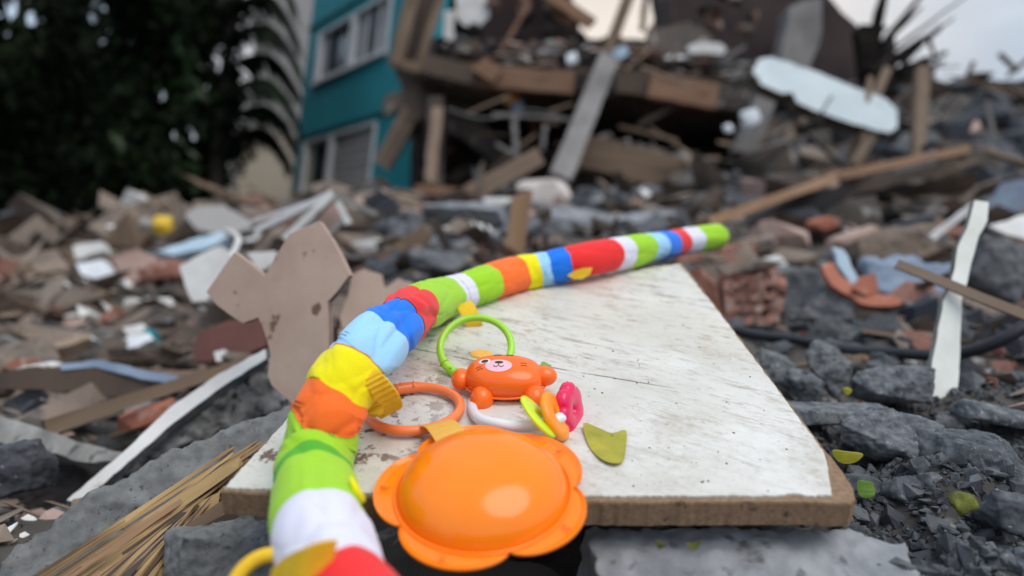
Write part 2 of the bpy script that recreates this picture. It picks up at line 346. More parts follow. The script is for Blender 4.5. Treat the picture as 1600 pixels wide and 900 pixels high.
# ------------------------------------------------------------------ loose rubble
rnd = random.Random(77)
KINDS = {  # name: (material, flatness, label noun)
 'concrete_lump': ('conc', (1, 1, .7)), 'brick_fragment': ('brick', (1.2, .7, .6)), 'plaster_piece': ('plaster', (1.3, 1, .16)),
 'wood_splinter': ('wood', (.13, .1, 2.2)), 'tan_shard': ('dust', (2.1, 1, .2)), 'dark_lump': ('concdark', (1, 1, .8)), 'pink_shard': ('pink', (1.2, .9, .25))}
VAR = {}
for k, (m_, fl) in KINDS.items():
    VAR[k] = []
    for i in range(7):
        me = hull_mesh(500 + i * 13, 12, fl); me.materials.append(M[m_]); me.name = k; VAR[k].append(me)
soil = {k: ([], []) for k in KINDS}
def zone(px, r):
    if px < 480:
        if r < 1.5: return 'by the long thin batten at the left' if px > 150 else 'by the dark bent sheet at the left edge'
        if r < 3: return 'around the shiny white rag' if px > 150 else 'under the white bag at the left'
        return 'below the beige building' if px > 250 else 'below the dark trees'
    if px < 1130:
        if r < 2.2: return 'just behind the striped tube'
        if r < 5: return 'around the upright brown stake' if px < 850 else 'beyond the far end of the tube'
        return 'at the foot of the teal wall' if px < 760 else 'under the hanging floor slab'
    if r < 1.1: return 'beside the grey stones below the hose' if px < 1420 else 'beside the white trim strip'
    if r < 2: return 'around the red hollow brick' if px < 1290 else 'around the clay tile shard and blue cloth'
    if r < 4.5: return 'along the lower long timber' if px < 1350 else 'under the upper long timber'
    return 'beneath the pale slanting slab' if px < 1400 else 'on the dark slope at the right skyline'
WL = {'left': [('concrete_lump', 1.2), ('brick_fragment', .7), ('plaster_piece', 1.0), ('wood_splinter', 3.2), ('tan_shard', 8), ('dark_lump', .9), ('pink_shard', 1.6)],
      'mid': [('concrete_lump', 5), ('brick_fragment', .5), ('plaster_piece', .9), ('wood_splinter', 1), ('tan_shard', 3), ('dark_lump', 2), ('pink_shard', .8)],
      'right': [('concrete_lump', 5), ('brick_fragment', 1.8), ('plaster_piece', .3), ('wood_splinter', .9), ('tan_shard', 1.6), ('dark_lump', 3), ('pink_shard', .6)]}
ADJ = {'concrete_lump': 'small grey broken concrete lump', 'brick_fragment': 'red broken brick fragment', 'plaster_piece': 'white flat plaster fragment', 'wood_splinter': 'short brown wood splinter',
       'tan_shard': 'dusty tan masonry shard', 'dark_lump': 'dark grey broken masonry lump', 'pink_shard': 'pinkish render shard'}
count = {k: 0 for k in KINDS}; RUB = {}
cands = []
for i in range(6000):
    px = rnd.uniform(-250, 1850); lr = rnd.uniform(math.log(.36), math.log(10.0)); r = math.exp(lr)
    a = math.atan((px - 800) / F); x, y = r * math.sin(a), r * math.cos(a)
    if r < 1.0 and 395 < px < 1330 and not (r > .75 and px < 480): continue
    if r < .62 and px < 480 and px > -40: continue
    s = r * (rnd.random() ** 2.0 * .062 + .009)
    if r < 1.1: s *= .6
    if px < 480 and r < .9: s *= .8
    wl = WL['left' if px < 480 else ('mid' if px < 1130 else 'right')]
    k = rnd.choices([q[0] for q in wl], [q[1] for q in wl])[0]
    if r > 1.6 and k in ('concrete_lump', 'dark_lump') and rnd.random() < .45: k = 'tan_shard'
    if r > 5.5 and px > 1130: k = rnd.choice(['dark_lump', 'dark_lump', 'dark_lump', 'concrete_lump', 'tan_shard', 'wood_splinter'])
    if r < .8 and px > 1200: k = rnd.choice(['concrete_lump', 'dark_lump', 'concrete_lump'])
    if k == 'wood_splinter': s *= 1.6
    cands.append((s / r, px, x, y, s, k, r))
cands.sort(reverse=True)
for sr, px, x, y, s, k, r in cands:
    z = ground(x, y) + s * .12; me = VAR[k][rnd.randrange(7)]
    if k == 'wood_splinter': rot = Matrix.Rotation(rnd.uniform(0, 6.28), 3, 'Z') @ Matrix.Rotation(rnd.uniform(1.1, 1.6), 3, 'X')
    else: rot = Matrix.Rotation(rnd.uniform(0, 6.28), 3, 'Z') @ Matrix.Rotation(rnd.gauss(0, .45), 3, 'X') @ Matrix.Rotation(rnd.gauss(0, .45), 3, 'Y')
    if count[k] < 42 and -20 < px < 1620 and r > .5 :
        count[k] += 1
        o = link(k, me); o.matrix_world = Matrix.Translation((x, y, z)) @ rot.to_4x4() @ Matrix.Scale(s, 4)
        zn = zone(px, r); big = sr > .034; RUB.setdefault(zn + k, []).append((px, o)) if big else None; setp(o, (ADJ[k].replace('small ', '').replace('short ', '') if not big else 'large ' + ADJ[k].replace('small ', '').replace('short ', 'long ')) + ' ' + zn, {'wood_splinter': 'splinter'}.get(k, 'rubble'), ('large ' if big else '') + ADJ[k].replace('small ', '').replace('short ', '') + 's ' + zn)
    else:
        V, Fc = soil[k]; b = len(V); c = Vector((x, y, z))
        for v in me.vertices: V.append(c + rot @ (v.co * s))
        for p in me.polygons: Fc.append(tuple(b + q for q in p.vertices))
for k, (V, Fc) in soil.items():
    o = link('loose_' + k, me_new(k, V, Fc, M[KINDS[k][0]])); setp(o, ADJ[k].replace('small ', '') + 's too small to count, strewn over the heap', 'rubble', None, 'stuff')
ORD = ['', 'second', 'third', 'fourth', 'fifth', 'sixth', 'seventh', 'eighth', 'ninth', 'tenth']
for k_, L_ in RUB.items():
    L_.sort(key=lambda q: q[0])
    if len(L_) > 1:
        for i, (px, o) in enumerate(L_):
            o['label'] = o['label'] + (', leftmost' if i == 0 else ', rightmost' if i == len(L_) - 1 else ', ' + (ORD[i] if i < 10 else 'later') + ' from left')
            while len(o['label'].split()) > 16 and any(w_ in o['label'] for w_ in (' broken', ' flat', ' masonry', ' dusty')):
                for w_ in (' broken', ' flat', ' masonry', ' dusty'):
                    if w_ in o['label']: o['label'] = o['label'].replace(w_, '', 1); break
# broad broken slabs and long boards lying about in the middle distance
BIG = [('debris_sheet', 'dust', (95, 26), 'dusty tan broken slab'), ('debris_sheet', 'pink', (80, 22), 'pinkish broken slab'), ('debris_sheet', 'farconc', (120, 34), 'brown grey broken slab'), ('loose_board', 'woodpale', (150, 9), 'long pale loose board'), ('loose_board', 'wooddark', (140, 12), 'long dark loose board'), ('debris_sheet', 'conclight', (110, 30), 'pale grey broken slab')]
WHERE = [(40, 470, 2.4, 'at the left edge of the middle rubble'), (120, 500, 2.0, 'left of the shiny white rag'), (270, 490, 2.1, 'above the red-brown plank'), (70, 545, 1.45, 'above the dark bent sheet'), (330, 470, 1.9, 'below the bright white shard'), (190, 470, 2.6, 'below the pink and cream bag'), (560, 375, 3.0, 'behind the smaller tan slab'), (640, 335, 3.8, 'left of the pale concrete block'), (480, 330, 5.0, 'in front of the teal wall base'), (1010, 320, 4.6, 'beyond the tube, below the lower slab'), (1120, 330, 3.6, 'above the far tip of the tube'), (950, 322, 4.4, 'under the dark hollow of the ruin'), (1230, 400, 2.1, 'behind the hollow brick'), (1480, 400, 2.2, 'behind the brown lath'), (1540, 270, 5.0, 'at the right under the skyline'), (1350, 290, 4.6, 'behind the upper long timber'), (30, 430, 3.4, 'below the dark plank at the left edge'), (340, 395, 3.0, 'under the light blue board'), (1290, 240, 6.0, 'under the pale slanting slab'), (1500, 200, 7.0, 'high on the right slope'), (1090, 280, 6.0, 'at the end of the lower hanging slab')]
rb_ = random.Random(12)
for i, (px, py, d, wh) in enumerate(WHERE):
    nm, m_, (w_, h_), lb = BIG[i % 6]; a = rb_.uniform(-.35, .35); P = []
    for q in range(7 if nm == 'debris_sheet' else 4):
        if nm == 'debris_sheet':
            an = q / 7 * 6.283; rr = rb_.uniform(.65, 1.1); x, y = w_ / 2 * rr * math.cos(an), -h_ / 2 * rr * math.sin(an)
        else: x, y = [(-w_ / 2, h_ / 2), (w_ / 2, h_ / 2), (w_ / 2, -h_ / 2), (-w_ / 2, -h_ / 2)][q]
        P.append((px + x * math.cos(a) - y * math.sin(a), py + x * math.sin(a) + y * math.cos(a)))
    slab(nm, lb + ' ' + wh, 'slab' if nm == 'debris_sheet' else 'board', P, d, (rb_.uniform(-.2, .2), .75, .5), .022 * d, m_, rag=1.5, step=14)
# gravel near the board, right
V = []; Fc = []
for i in range(9500):
    px = rnd.uniform(1180, 1680); r = math.exp(rnd.uniform(math.log(.34), math.log(1.0))); a = math.atan((px - 800) / F); x, y = r * math.sin(a), r * math.cos(a)
    if (px < 1345 and r < .48) or px < 1200: continue
    s = (.0014 + .0085 * rnd.random() ** 3) * (1 if rnd.random() < .93 else 1.9); z = ground(x, y) + s * .25; me = VAR['concrete_lump'][rnd.randrange(7)]
    rot = Matrix.Rotation(rnd.uniform(0, 6.28), 3, 'Z') @ Matrix.Rotation(rnd.uniform(0, 3), 3, 'X'); b = len(V)
    for v in me.vertices: V.append(Vector((x, y, z)) + rot @ (v.co * s))
    for p in me.polygons: Fc.append(tuple(b + q for q in p.vertices))
o = link('gravel', me_new('gravel', V, Fc, M['stonedark'])); setp(o, 'fine dark grey crushed gravel right of the white board', 'gravel', None, 'stuff')

# ------------------------------------------------------------------ teal building
def wallframe(p0, vp):
    """vertical wall plane through p0 running away from vanishing point pixel vp"""
    h = ray(*vp); h.z = 0; h.normalize(); X = -h; Z = Vector((0, 0, 1)); Y = Z.cross(X)
    if Y.dot(p0 - CAM) < 0: Y = -Y                          # Y points into the building
    return X, Y, Z
P0 = at(452, 320, 16.0); X_, Y_, Z_ = wallframe(P0, (-40, 373)); P0.z = 0
def st(px, py):
    r = ray(px, py); k = (P0 - CAM).dot(Y_) / r.dot(Y_); q = CAM + r * k - P0; return q.dot(X_), q.z
tb = empty('teal_building', P0, 'teal painted building with white framed windows behind the rubble', 'building')
s0 = st(452, 320)[0]
Wd = 4.9; Ht = 9.0
holes = []
def hole(a, b, c, d_):  # pixel corners: left-bottom, right-top
    q = [st(*a), st(*b), st(*c), st(*d_)]
    holes.append((sum(p[0] for p in (q[0], q[2])) / 2, min(q[0][1], q[1][1]), (q[1][0] + q[3][0]) / 2, max(q[2][1], q[3][1])))
    return holes[-1]
U1 = hole((491, 133), (548, 105), (504, 52), (558, 25)); U2 = hole((548, 105), (606, 78), (558, 25), (613, -8))
U1 = (U1[0], U1[1], U2[0] - .12, U1[3]); U2 = (U2[0], U1[1], U2[2], U1[3])
L1 = hole((468, 305), (512, 300), (478, 222), (518, 212)); L2 = hole((512, 300), (580, 290), (518, 212), (588, 192))
L1 = (L1[0], L1[1] - .2, L2[0] - .05, L1[3]); L2 = (L2[0], L1[1] + .05, L2[2], L1[3])
holes = [U1, U2, L1, L2]
def W(s, z, y=0): return P0 + X_ * s + Z_ * z + Y_ * y
def wall_with_holes(s_a, s_b, z_a, z_b, hs, dep):
    ss = sorted({s_a, s_b, *[h[0] for h in hs], *[h[2] for h in hs]}); zs = sorted({z_a, z_b, *[h[1] for h in hs], *[h[3] for h in hs]})
    V = []; Fc = []
    def quad(*p): b = len(V); V.extend(p); Fc.append((b, b + 1, b + 2, b + 3))
    for i in range(len(ss) - 1):
        for j in range(len(zs) - 1):
            cs, cz = (ss[i] + ss[i + 1]) / 2, (zs[j] + zs[j + 1]) / 2
            if any(h[0] < cs < h[2] and h[1] < cz < h[3] for h in hs): continue
            quad(W(ss[i], zs[j]), W(ss[i + 1], zs[j]), W(ss[i + 1], zs[j + 1]), W(ss[i], zs[j + 1]))
    for h in hs:
        quad(W(h[0], h[1]), W(h[0], h[3]), W(h[0], h[3], dep), W(h[0], h[1], dep)); quad(W(h[2], h[1]), W(h[2], h[3]), W(h[2], h[3], dep), W(h[2], h[1], dep))
        quad(W(h[0], h[3]), W(h[2], h[3]), W(h[2], h[3], dep), W(h[0], h[3], dep)); quad(W(h[0], h[1]), W(h[2], h[1]), W(h[2], h[1], dep), W(h[0], h[1], dep))
    quad(W(s_a, z_a), W(s_a, z_b), W(s_a, z_b, 2.2), W(s_a, z_a, 2.2)); quad(W(s_b, z_a), W(s_b, z_b), W(s_b, z_b, .25), W(s_b, z_a, .25))
    quad(W(s_a, z_b), W(s_b, z_b), W(s_b, z_b, 2.2), W(s_a, z_b, 2.2))
    return V, Fc
SB = st(652, 250)[0]
V, Fc = wall_with_holes(s0 - .02, SB, 0, Ht, holes, .25); obj('wall', V, Fc, M['teal'], tb)
def wbox(name, s_a, s_b, z_a, z_b, y_a, y_b, m, parent, top=None):
    V = [W(s, z, y) for y in (y_a, y_b) for s, z in ((s_a, z_a), (s_b, z_a), (s_b, z_b), (s_a, z_b))]
    Fc = [(0, 1, 2, 3), (7, 6, 5, 4), (0, 4, 5, 1), (1, 5, 6, 2), (2, 6, 7, 3), (3, 7, 4, 0)]
    if parent is tb: return obj(name, V, Fc, M[m], parent)
    return link(name, me_new(name, [v - P0 for v in V], Fc, M[m]), parent)
for ledge_px in ((478, 213, 540, 180),):
    z1 = (L1[3] + .12); wbox('ledge', s0 - .05, SB + .01, z1, z1 + .06, -.05, .0 - .003, 'tealdark', tb)
wbox('ledge', s0 - .05, SB + .01, U1[3] + .25, U1[3] + .33, -.05, -.003, 'tealdark', tb)
for (h, kind) in ((U1, 'open'), (U2, 'blind'), (L1, 'open'), (L2, 'louvre')):
    wn = bpy.data.objects.new('window', None); COL.objects.link(wn); wn.parent = tb
    a, b, c, e = h; t = .05
    def fb(*q): return wbox('frame', *q, 'white', wn)
    fb(a - (.08 if kind == 'open' else .0), a + (.14 if kind == 'open' else t), b, e, -.05, .12); fb(c - t, c + (.0 if kind == 'louvre' else .03), b, e, -.048, .12); fb(a + t, c - t, e - t, e, -.046, .12); 
    wbox('sill', a - .08, c + .03, b - .05, b + .04, -.09, .12, 'white', wn)
    if kind == 'open':
        wbox('pane', a + t, a + t + (c - a) * .25, b + .05, e - t, .05, .065, 'louver' if h is U1 else 'wallcream', wn)
        wbox('pane', a + t + (c - a) * .25, c - t, b + .05, e - t, .14, .155, 'glass', wn)
    elif kind == 'blind':
        for q in range(3):
            wbox('pane', a + t + (c - a - 2 * t) * q / 3, a + t + (c - a - 2 * t) * (q + 1) / 3 - .07, b + .05, e - t, .05, .065, ('louver', 'glass', 'louver')[q], wn)
            wbox('frame', a + t + (c - a - 2 * t) * (q + 1) / 3 - .07, a + t + (c - a - 2 * t) * (q + 1) / 3, b + .05, e - t, .03, .08, 'white', wn)
    else:
        wbox('pane', a + t, c - t, b + .05, e - t, .14, .155, 'fardark', wn)
        n = 8
        for q in range(n):
            z = b + .06 + (e - b - t - .06) * q / n; wbox('slat', a + t, c - t, z, z + (e - b) / n * .72, .04, .07, 'wallgrey', wn)
wbox('interior', s0 + .3, SB - .2, .2, Ht - .3, 2.0, 2.1, 'fardark', tb)
# beige neighbour and pale wall behind the palm
cb = empty('beige_building', at(400, 330, 21), 'plain beige and grey building left of the teal one', 'building')
def plainbox(name, parent, pa, pb, d, h0, h1, dep, m):
    a = at(pa, 330, d); b = at(pb, 330, d); u = (b - a); u.z = 0; v = Vector((-u.y, u.x, 0)).normalized() * dep
    a.z = b.z = 0; V = []
    for z in (h0, h1):
        for p in (a, a + u, a + u + v, a + v): V.append(Vector((p.x, p.y, z)))
    return obj(name, V, [(3, 2, 1, 0), (4, 5, 6, 7), (0, 1, 5, 4), (1, 2, 6, 5), (2, 3, 7, 6), (3, 0, 4, 7)], M[m], parent)
zc = at(400, 205, 21).z
plainbox('lower_wall', cb, 352, 560, 21, 0, zc, 6, 'wallcream'); plainbox('upper_wall', cb, 366, 575, 21.3, zc + .01, 14, 6, 'wallgrey')
plainbox('corner_pillar', cb, 343, 362, 20.8, 0, zc - .02, .5, 'wallgrey')

# ------------------------------------------------------------------ trees
def gap(p):
    q = MC.transposed() @ (p - CAM); u, v = 800 - F * q.x / q.z, 450 + F * q.y / q.z
    return any(math.hypot(u - a, v - b) < r_ * random.uniform(.45, 1.35) * (1 + .5 * noise.noise(Vector((u / 18, v / 18, 0)))) for a, b, r_ in ((18, 14, 26), (46, 34, 17), (8, 52, 14), (245, 150, 24), (238, 92, 10), (320, 136, 9), (270, 205, 20), (300, 215, 12), (145, 26, 7)))
def tree(x, y, h, rad, seed, label, m='leaf', n=5200, crown0=.12):
    rn = random.Random(seed); root = empty('dark_tree', (x, y, 0), label, 'tree', 'dense trees left of the buildings')
    pts = [Vector((x + rn.uniform(-.15, .15) * k, y + rn.uniform(-.15, .15) * k, h * .9 * k / 6)) for k in range(7)]
    V, Fc = tube('trunk', pts, [.16 * (1 - k * .13) for k in range(7)], None, seg=8); obj('trunk', V, Fc, M['bark'], root)
    V = []; Fc = []
    cl = []
    for i in range(70):
        z = h * rn.uniform(crown0, 1); q = (z / h); rr = rad * (1 - .5 * abs(q - .5) * 1.2) * math.sqrt(rn.random()); a = rn.uniform(0, 6.28)
        cl.append(Vector((x + rr * math.cos(a), y + rr * math.sin(a), z)))
    for i in range(9):
        p = pts[rn.randrange(2, 7)]; q = rn.choice(cl); v_, f_ = tube('limb', [p, (p + q) / 2 + Vector((0, 0, -.1)), q], [.05, .03, .012], None, seg=5); obj('limb', v_, f_, M['bark'], root)
    for i in range(n):
        c = rn.choice(cl); p = c + Vector((rn.gauss(0, .26), rn.gauss(0, .26), rn.gauss(0, .22)))
        if gap(p): continue
        u = Vector((rn.gauss(0, 1), rn.gauss(0, 1), rn.gauss(0, 1))).normalized(); v = u.orthogonal().normalized(); s = rn.uniform(.07, .15); b = len(V)
        V += [p - u * s, p + v * s * .45, p + u * s, p - v * s * .45]; Fc.append((b, b + 1, b + 2, b + 3))
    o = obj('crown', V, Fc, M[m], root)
def ground_xy(px, d): v = at(px, 400, d); return v.x, v.y
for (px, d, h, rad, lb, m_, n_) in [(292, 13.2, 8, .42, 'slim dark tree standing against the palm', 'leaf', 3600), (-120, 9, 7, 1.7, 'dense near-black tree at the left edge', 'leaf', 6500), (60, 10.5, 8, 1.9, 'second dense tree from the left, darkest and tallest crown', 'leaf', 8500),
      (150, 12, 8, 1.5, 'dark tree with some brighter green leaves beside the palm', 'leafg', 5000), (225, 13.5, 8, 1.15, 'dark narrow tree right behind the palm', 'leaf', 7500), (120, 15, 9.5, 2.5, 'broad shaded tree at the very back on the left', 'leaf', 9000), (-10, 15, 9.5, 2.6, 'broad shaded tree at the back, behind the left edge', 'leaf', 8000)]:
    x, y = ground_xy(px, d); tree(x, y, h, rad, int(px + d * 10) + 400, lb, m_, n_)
x, y = ground_xy(120, 18); V = []; Fc = []
rn = random.Random(5)
for i in range(12000):
    px = rn.uniform(-300, 338); d = rn.uniform(16.5, 18.5); xx, yy = ground_xy(px, d); p = Vector((xx, yy, rn.random() * 7.6 * (.9 + .1 * math.sin(px / 30)))); s = rn.uniform(.12, .3)
    if noise.noise(Vector((px / 45, p.z * 1.1, 3))) > .16 or gap(p): continue
    u = Vector((rn.gauss(0, 1), rn.gauss(0, 1), rn.gauss(0, 1))).normalized(); v = u.orthogonal(); b = len(V)
    V += [p - u * s, p + v * s * .5, p + u * s, p - v * s * .5]; Fc.append((b, b + 1, b + 2, b + 3))
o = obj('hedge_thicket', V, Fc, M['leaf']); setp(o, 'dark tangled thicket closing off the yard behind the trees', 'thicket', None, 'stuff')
# the areca palm: drooping fronds in front of the beige building
pb = at(330, 330, 12.5); pb.z = 0
pr = empty('palm_tree', pb, 'palm with drooping fronds in front of the beige building', 'palm')
V, Fc = tube('trunk', [pb + Vector((0, 0, z)) + Vector((.05 * math.sin(z), 0, 0)) for z in np.linspace(0, 6.2, 12)], .11, None, seg=10); obj('trunk', V, Fc, M['bark'], pr)
rn = random.Random(9)
for (x0, y0, x1, y1, x2, y2) in ((338, 25, 418, -8, 466, 62), (336, 70, 415, 38, 468, 104), (336, 118, 412, 84, 466, 142), (336, 160, 410, 122, 462, 178), (336, 205, 408, 164, 458, 214), (336, 240, 404, 200, 452, 250),
        (338, -30, 420, -60, 462, 10), (345, 60, 290, 30, 240, 100), (345, 120, 280, 90, 230, 160), (345, 180, 290, 150, 250, 215), (345, 0, 290, -30, 235, 40)):
    q_ = rn.uniform(-.35, .35); pts = curve_pts([at(x0, y0, 12.5), at((x0 + x1) / 2, (y0 + y1) / 2 - 9, 12.4), at(x1, y1, 12.4 + q_ * .5), at((x1 + x2) / 2, (y1 + y2) / 2 - 13, 12.3 + q_), at(x2, y2, 12.3 + q_)], 34)
    V, Fc = tube('frond', pts, .014, None, seg=5)
    for i, p in enumerate(pts[2:]):
        t = (pts[min(i + 3, 33)] - pts[i + 1]).normalized(); sd_ = t.cross(Vector((0, 0, 1))).normalized()
        for sg in (-1, 1):
            for q in range(3):
                ln = rn.uniform(.75, 1.2) * .60 * (1 - .6 * abs(i / 32 - .4)); dv = (sd_ * sg * .65 + t * .40 + Vector((0, 0, -.48 + rn.uniform(-.2, .2)))).normalized()
                pp = p + t * q * .022; wv = t * .032; b = len(V)
                V += [pp - wv, pp + wv, pp + dv * ln * .6 + wv * .8 - Vector((0, 0, .02)), pp + dv * ln - Vector((0, 0, .09)), pp + dv * ln * .6 - wv * .8]; Fc.append((b, b + 1, b + 2, b + 3, b + 4))
    obj('frond', V, Fc, M['palm'], pr)

# ------------------------------------------------------------------ the collapsed building
rb = empty('collapsed_building', at(900, 320, 8.5), 'collapsed house with hanging floor slab and dark rooms inside', 'ruin')
def rp(name, pts, d, thick, m, n=(0, 0, 1), rag=3, step=25): return slab(name, None, None, pts, d, n, thick, m, rag=rag, step=step, parent=rb)
rp('back_wall', [(640, 60), (1400, 60), (1400, 340), (640, 340)], 10.6, .2, 'fardark')  # near-black wall so the void behind the slabs reads dark
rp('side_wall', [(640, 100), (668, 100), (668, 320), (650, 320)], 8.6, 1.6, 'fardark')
rp('floor_slab', [(655, 92), (760, 96), (900, 104), (1125, 125), (1200, 140), (1205, 172), (1128, 170), (900, 142), (740, 138), (655, 118)], 7.6, 2.9, 'farconc', rag=5)
rp('lower_slab', [(905, 212), (1000, 225), (1100, 258), (1096, 298), (1000, 280), (905, 252)], 7.0, .9, 'farconc', n=(0, .3, 1), rag=3)
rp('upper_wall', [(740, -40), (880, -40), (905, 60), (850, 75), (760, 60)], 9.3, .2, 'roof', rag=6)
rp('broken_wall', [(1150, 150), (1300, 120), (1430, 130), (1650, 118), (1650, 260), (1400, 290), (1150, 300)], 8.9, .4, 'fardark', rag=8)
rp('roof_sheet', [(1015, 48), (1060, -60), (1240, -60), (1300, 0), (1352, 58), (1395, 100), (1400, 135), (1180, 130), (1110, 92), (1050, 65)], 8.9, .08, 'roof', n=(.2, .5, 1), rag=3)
rp('column', [(668, 150), (692, 150), (690, 290), (664, 290)], 7.5, .25, 'farconc', rag=1)
rp('column', [(1215, 140), (1232, 10), (1285, -5), (1280, 70), (1262, 112), (1240, 150)], 8.2, .3, 'post', rag=3)
rp('column', [(1190, 135), (1222, 140), (1180, 240), (1148, 235)], 6.9, .2, 'post', rag=1)
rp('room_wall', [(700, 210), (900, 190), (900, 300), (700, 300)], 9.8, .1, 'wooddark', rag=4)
rp('wall_stub', [(690, 158), (730, 162), (800, 250), (780, 262), (725, 215), (690, 200)], 8.3, .3, 'farconc', rag=3)
for (a, b, wd, m_, d) in (((735, 118), (895, 132), 34, 'woodor', 7.5), ((960, 128), (1060, 140), 36, 'wooddark', 7.5), ((1015, 134), (1122, 152), 40, 'woodor', 7.4), ((908, 236), (1090, 280), 50, 'wood', 6.85), ((660, 100), (745, 120), 30, 'wooddark', 7.45), ((748, 100), (776, 118), 28, 'woodor', 7.35)):
    beam('fascia_beam', None, None, at(*a, d), at(*b, d), wd * d / F, .12, m_, parent=rb, seg=6, jit=.05)
for i in range(170):     # broken masonry on the slab edge
    px = rnd.uniform(690, 1190); t = (px - 690) / 500; py = 84 + 34 * t + rnd.uniform(-24, 12); d = rnd.uniform(7.55, 8.6)
    rock('masonry_lump', None, None, px, py, d, rnd.uniform(12, 52), rnd.uniform(4, 13), 30, rnd.uniform(-25, 25), rnd.choice(['dust', 'dust', 'farconc', 'post', 'fardark', 'pink', 'plaster', 'conclight']), seed=i, rough=False, parent=rb, n=12)
for i in range(40):
    px = rnd.uniform(905, 1110); py = 215 + (px - 905) * .2 + rnd.uniform(-8, 8)
    rock('masonry_lump', None, None, px, py, rnd.uniform(6.9, 7.4), rnd.uniform(12, 36), rnd.uniform(6, 14), 24, rnd.uniform(-10, 30), rnd.choice(['dust', 'farconc', 'conclight']), seed=i, rough=False, parent=rb, n=12)
for i in range(60):     # debris tumbled inside and under the slabs
    px = rnd.uniform(700, 1210); py = rnd.uniform(150, 320)
    rock('masonry_lump', None, None, px, py, rnd.uniform(8.6, 10.3), rnd.uniform(14, 55), rnd.uniform(8, 26), 30, rnd.uniform(-40, 40), rnd.choice(['fardark', 'farconc', 'wooddark', 'maroon', 'fardark']), seed=i + 50, rough=False, parent=rb, n=12)

def T(name, label, cat, a, b, d0, wd, m, th=None, d1=None, **k):
    d1 = d1 or d0; return beam(name, label, cat, at(*a, d0), at(*b, d1), wd * (d0 + d1) / 2 / F, (th or wd * .6) * (d0 + d1) / 2 / F, m, **k)
T('concrete_post', 'long grey concrete post leaning diagonally across the collapsed floors', 'post', (872, 284), (952, 92), 6.0, 33, 'post', d1=7.0, jit=.05)
T('wooden_pole', 'thin dark pole leaning up against the sky gap', 'pole', (935, 120), (992, -30), 7.2, 18, 'wood')
T('roof_timber', 'fallen pale timber crossing the top of the collapsed house', 'timber', (848, -15), (925, 38), 8.0, 18, 'woodor')
T('roof_timber', 'slim pale timber standing in the sky gap', 'timber', (1012, -30), (1003, 48), 8.0, 9, 'wood')
T('roof_timber', 'dark broken timber beside the sky gap', 'timber', (1024, -30), (1040, 60), 8.1, 22, 'fardark')
cw = empty('wooden_cabinet', at(650, 60, 7.6), 'tall open wooden cabinet frame hanging beside the teal wall', 'cabinet')
T('side_board', None, None, (618, 100), (655, -40), 7.6, 22, 'wood', parent=cw); T('side_board', None, None, (654, 105), (700, -40), 7.6, 12, 'wood', parent=cw)
T('shelf', None, None, (612, 96), (658, 108), 7.6, 16, 'wood', parent=cw); slab('back_panel', None, None, [(625, 95), (650, 100), (695, -40), (655, -40)], 7.75, thick=.05, m='wooddark', parent=cw)
slab('plaster_sheet', 'white torn plaster sheet hanging at the top near the cabinet', 'plaster', [(712, -20), (762, -20), (764, 25), (748, 42), (725, 40), (712, 25)], 8.0, thick=.04, m='plaster')
slab('plaster_strip', 'narrow upright white strip beside the torn plaster sheet', 'plaster', [(693, 18), (710, 15), (709, 72), (694, 74)], 7.9, thick=.05, m='plaster')
slab('concrete_hump', 'grey rounded concrete fragment on top of the hanging slab', 'concrete', [(1000, 78), (1015, 48), (1060, 36), (1095, 40), (1115, 62), (1120, 90), (1050, 90)], 7.7, thick=.4, m='farconc', n=(0, .3, 1))
slab('white_basin', 'flat white basin lying on the hanging slab edge', 'basin', [(1074, 72), (1090, 66), (1125, 67), (1136, 76), (1130, 85), (1080, 83)], 7.5, thick=.12, m='plaster', rag=.6)
slab('white_slab', 'long pale blue-white slab slanting across the heap', 'slab', [(1176, 112), (1186, 92), (1205, 89), (1265, 108), (1340, 138), (1385, 155), (1402, 172), (1402, 200), (1390, 207), (1366, 203), (1300, 182), (1246, 160), (1238, 144), (1222, 146), (1190, 132)], 5.0, n=(0, .2, 1), thick=.14, m='bluewhite', m2='farconc', rag=1.2, step=14)
for px, py, r_, m_, lb in ((1171, 186, 15, 'ball', 'crumpled white plastic sheet ball beside the leaning post'), (1138, 200, 8, 'ball', 'smaller white crumple left of the big white ball'), (893, 92, 10, 'ball', 'white bag on the hanging slab'), (970, 84, 12, 'ltblue', 'pale blue rag on the slab beside the post')):
    rock('crumpled_sheet', lb, 'plastic sheet', px, py, 6.6, r_ * 2, r_ * 1.9, r_ * 1.5, 20, m_, seed=int(px), rough=False, n=30)
rock('orange_bundle', 'orange cloth bundle inside the dark room', 'bundle', 798, 151, 7.8, 34, 30, 26, 10, 'orangecloth', 3, False, n=26); rock('blue_bundle', 'bright blue ball under the orange bundle', 'ball', 808, 168, 7.7, 20, 17, 16, 0, 'blue', 4, False, n=30)
for i in range(46):     # debris piled against the roof and upper wall
    px = rnd.uniform(700, 1215); py = rnd.uniform(-10, 78) if px > 1040 or px < 880 else rnd.uniform(52, 80)
    rock('masonry_lump', None, None, px, py, rnd.uniform(7.8, 8.4), rnd.uniform(10, 40), rnd.uniform(5, 18), 26, rnd.uniform(-50, 50), rnd.choice(['farconc', 'dust', 'roof', 'roof', 'pink', 'woodor', 'fardark']), seed=i + 300, rough=False, parent=rb, n=12)
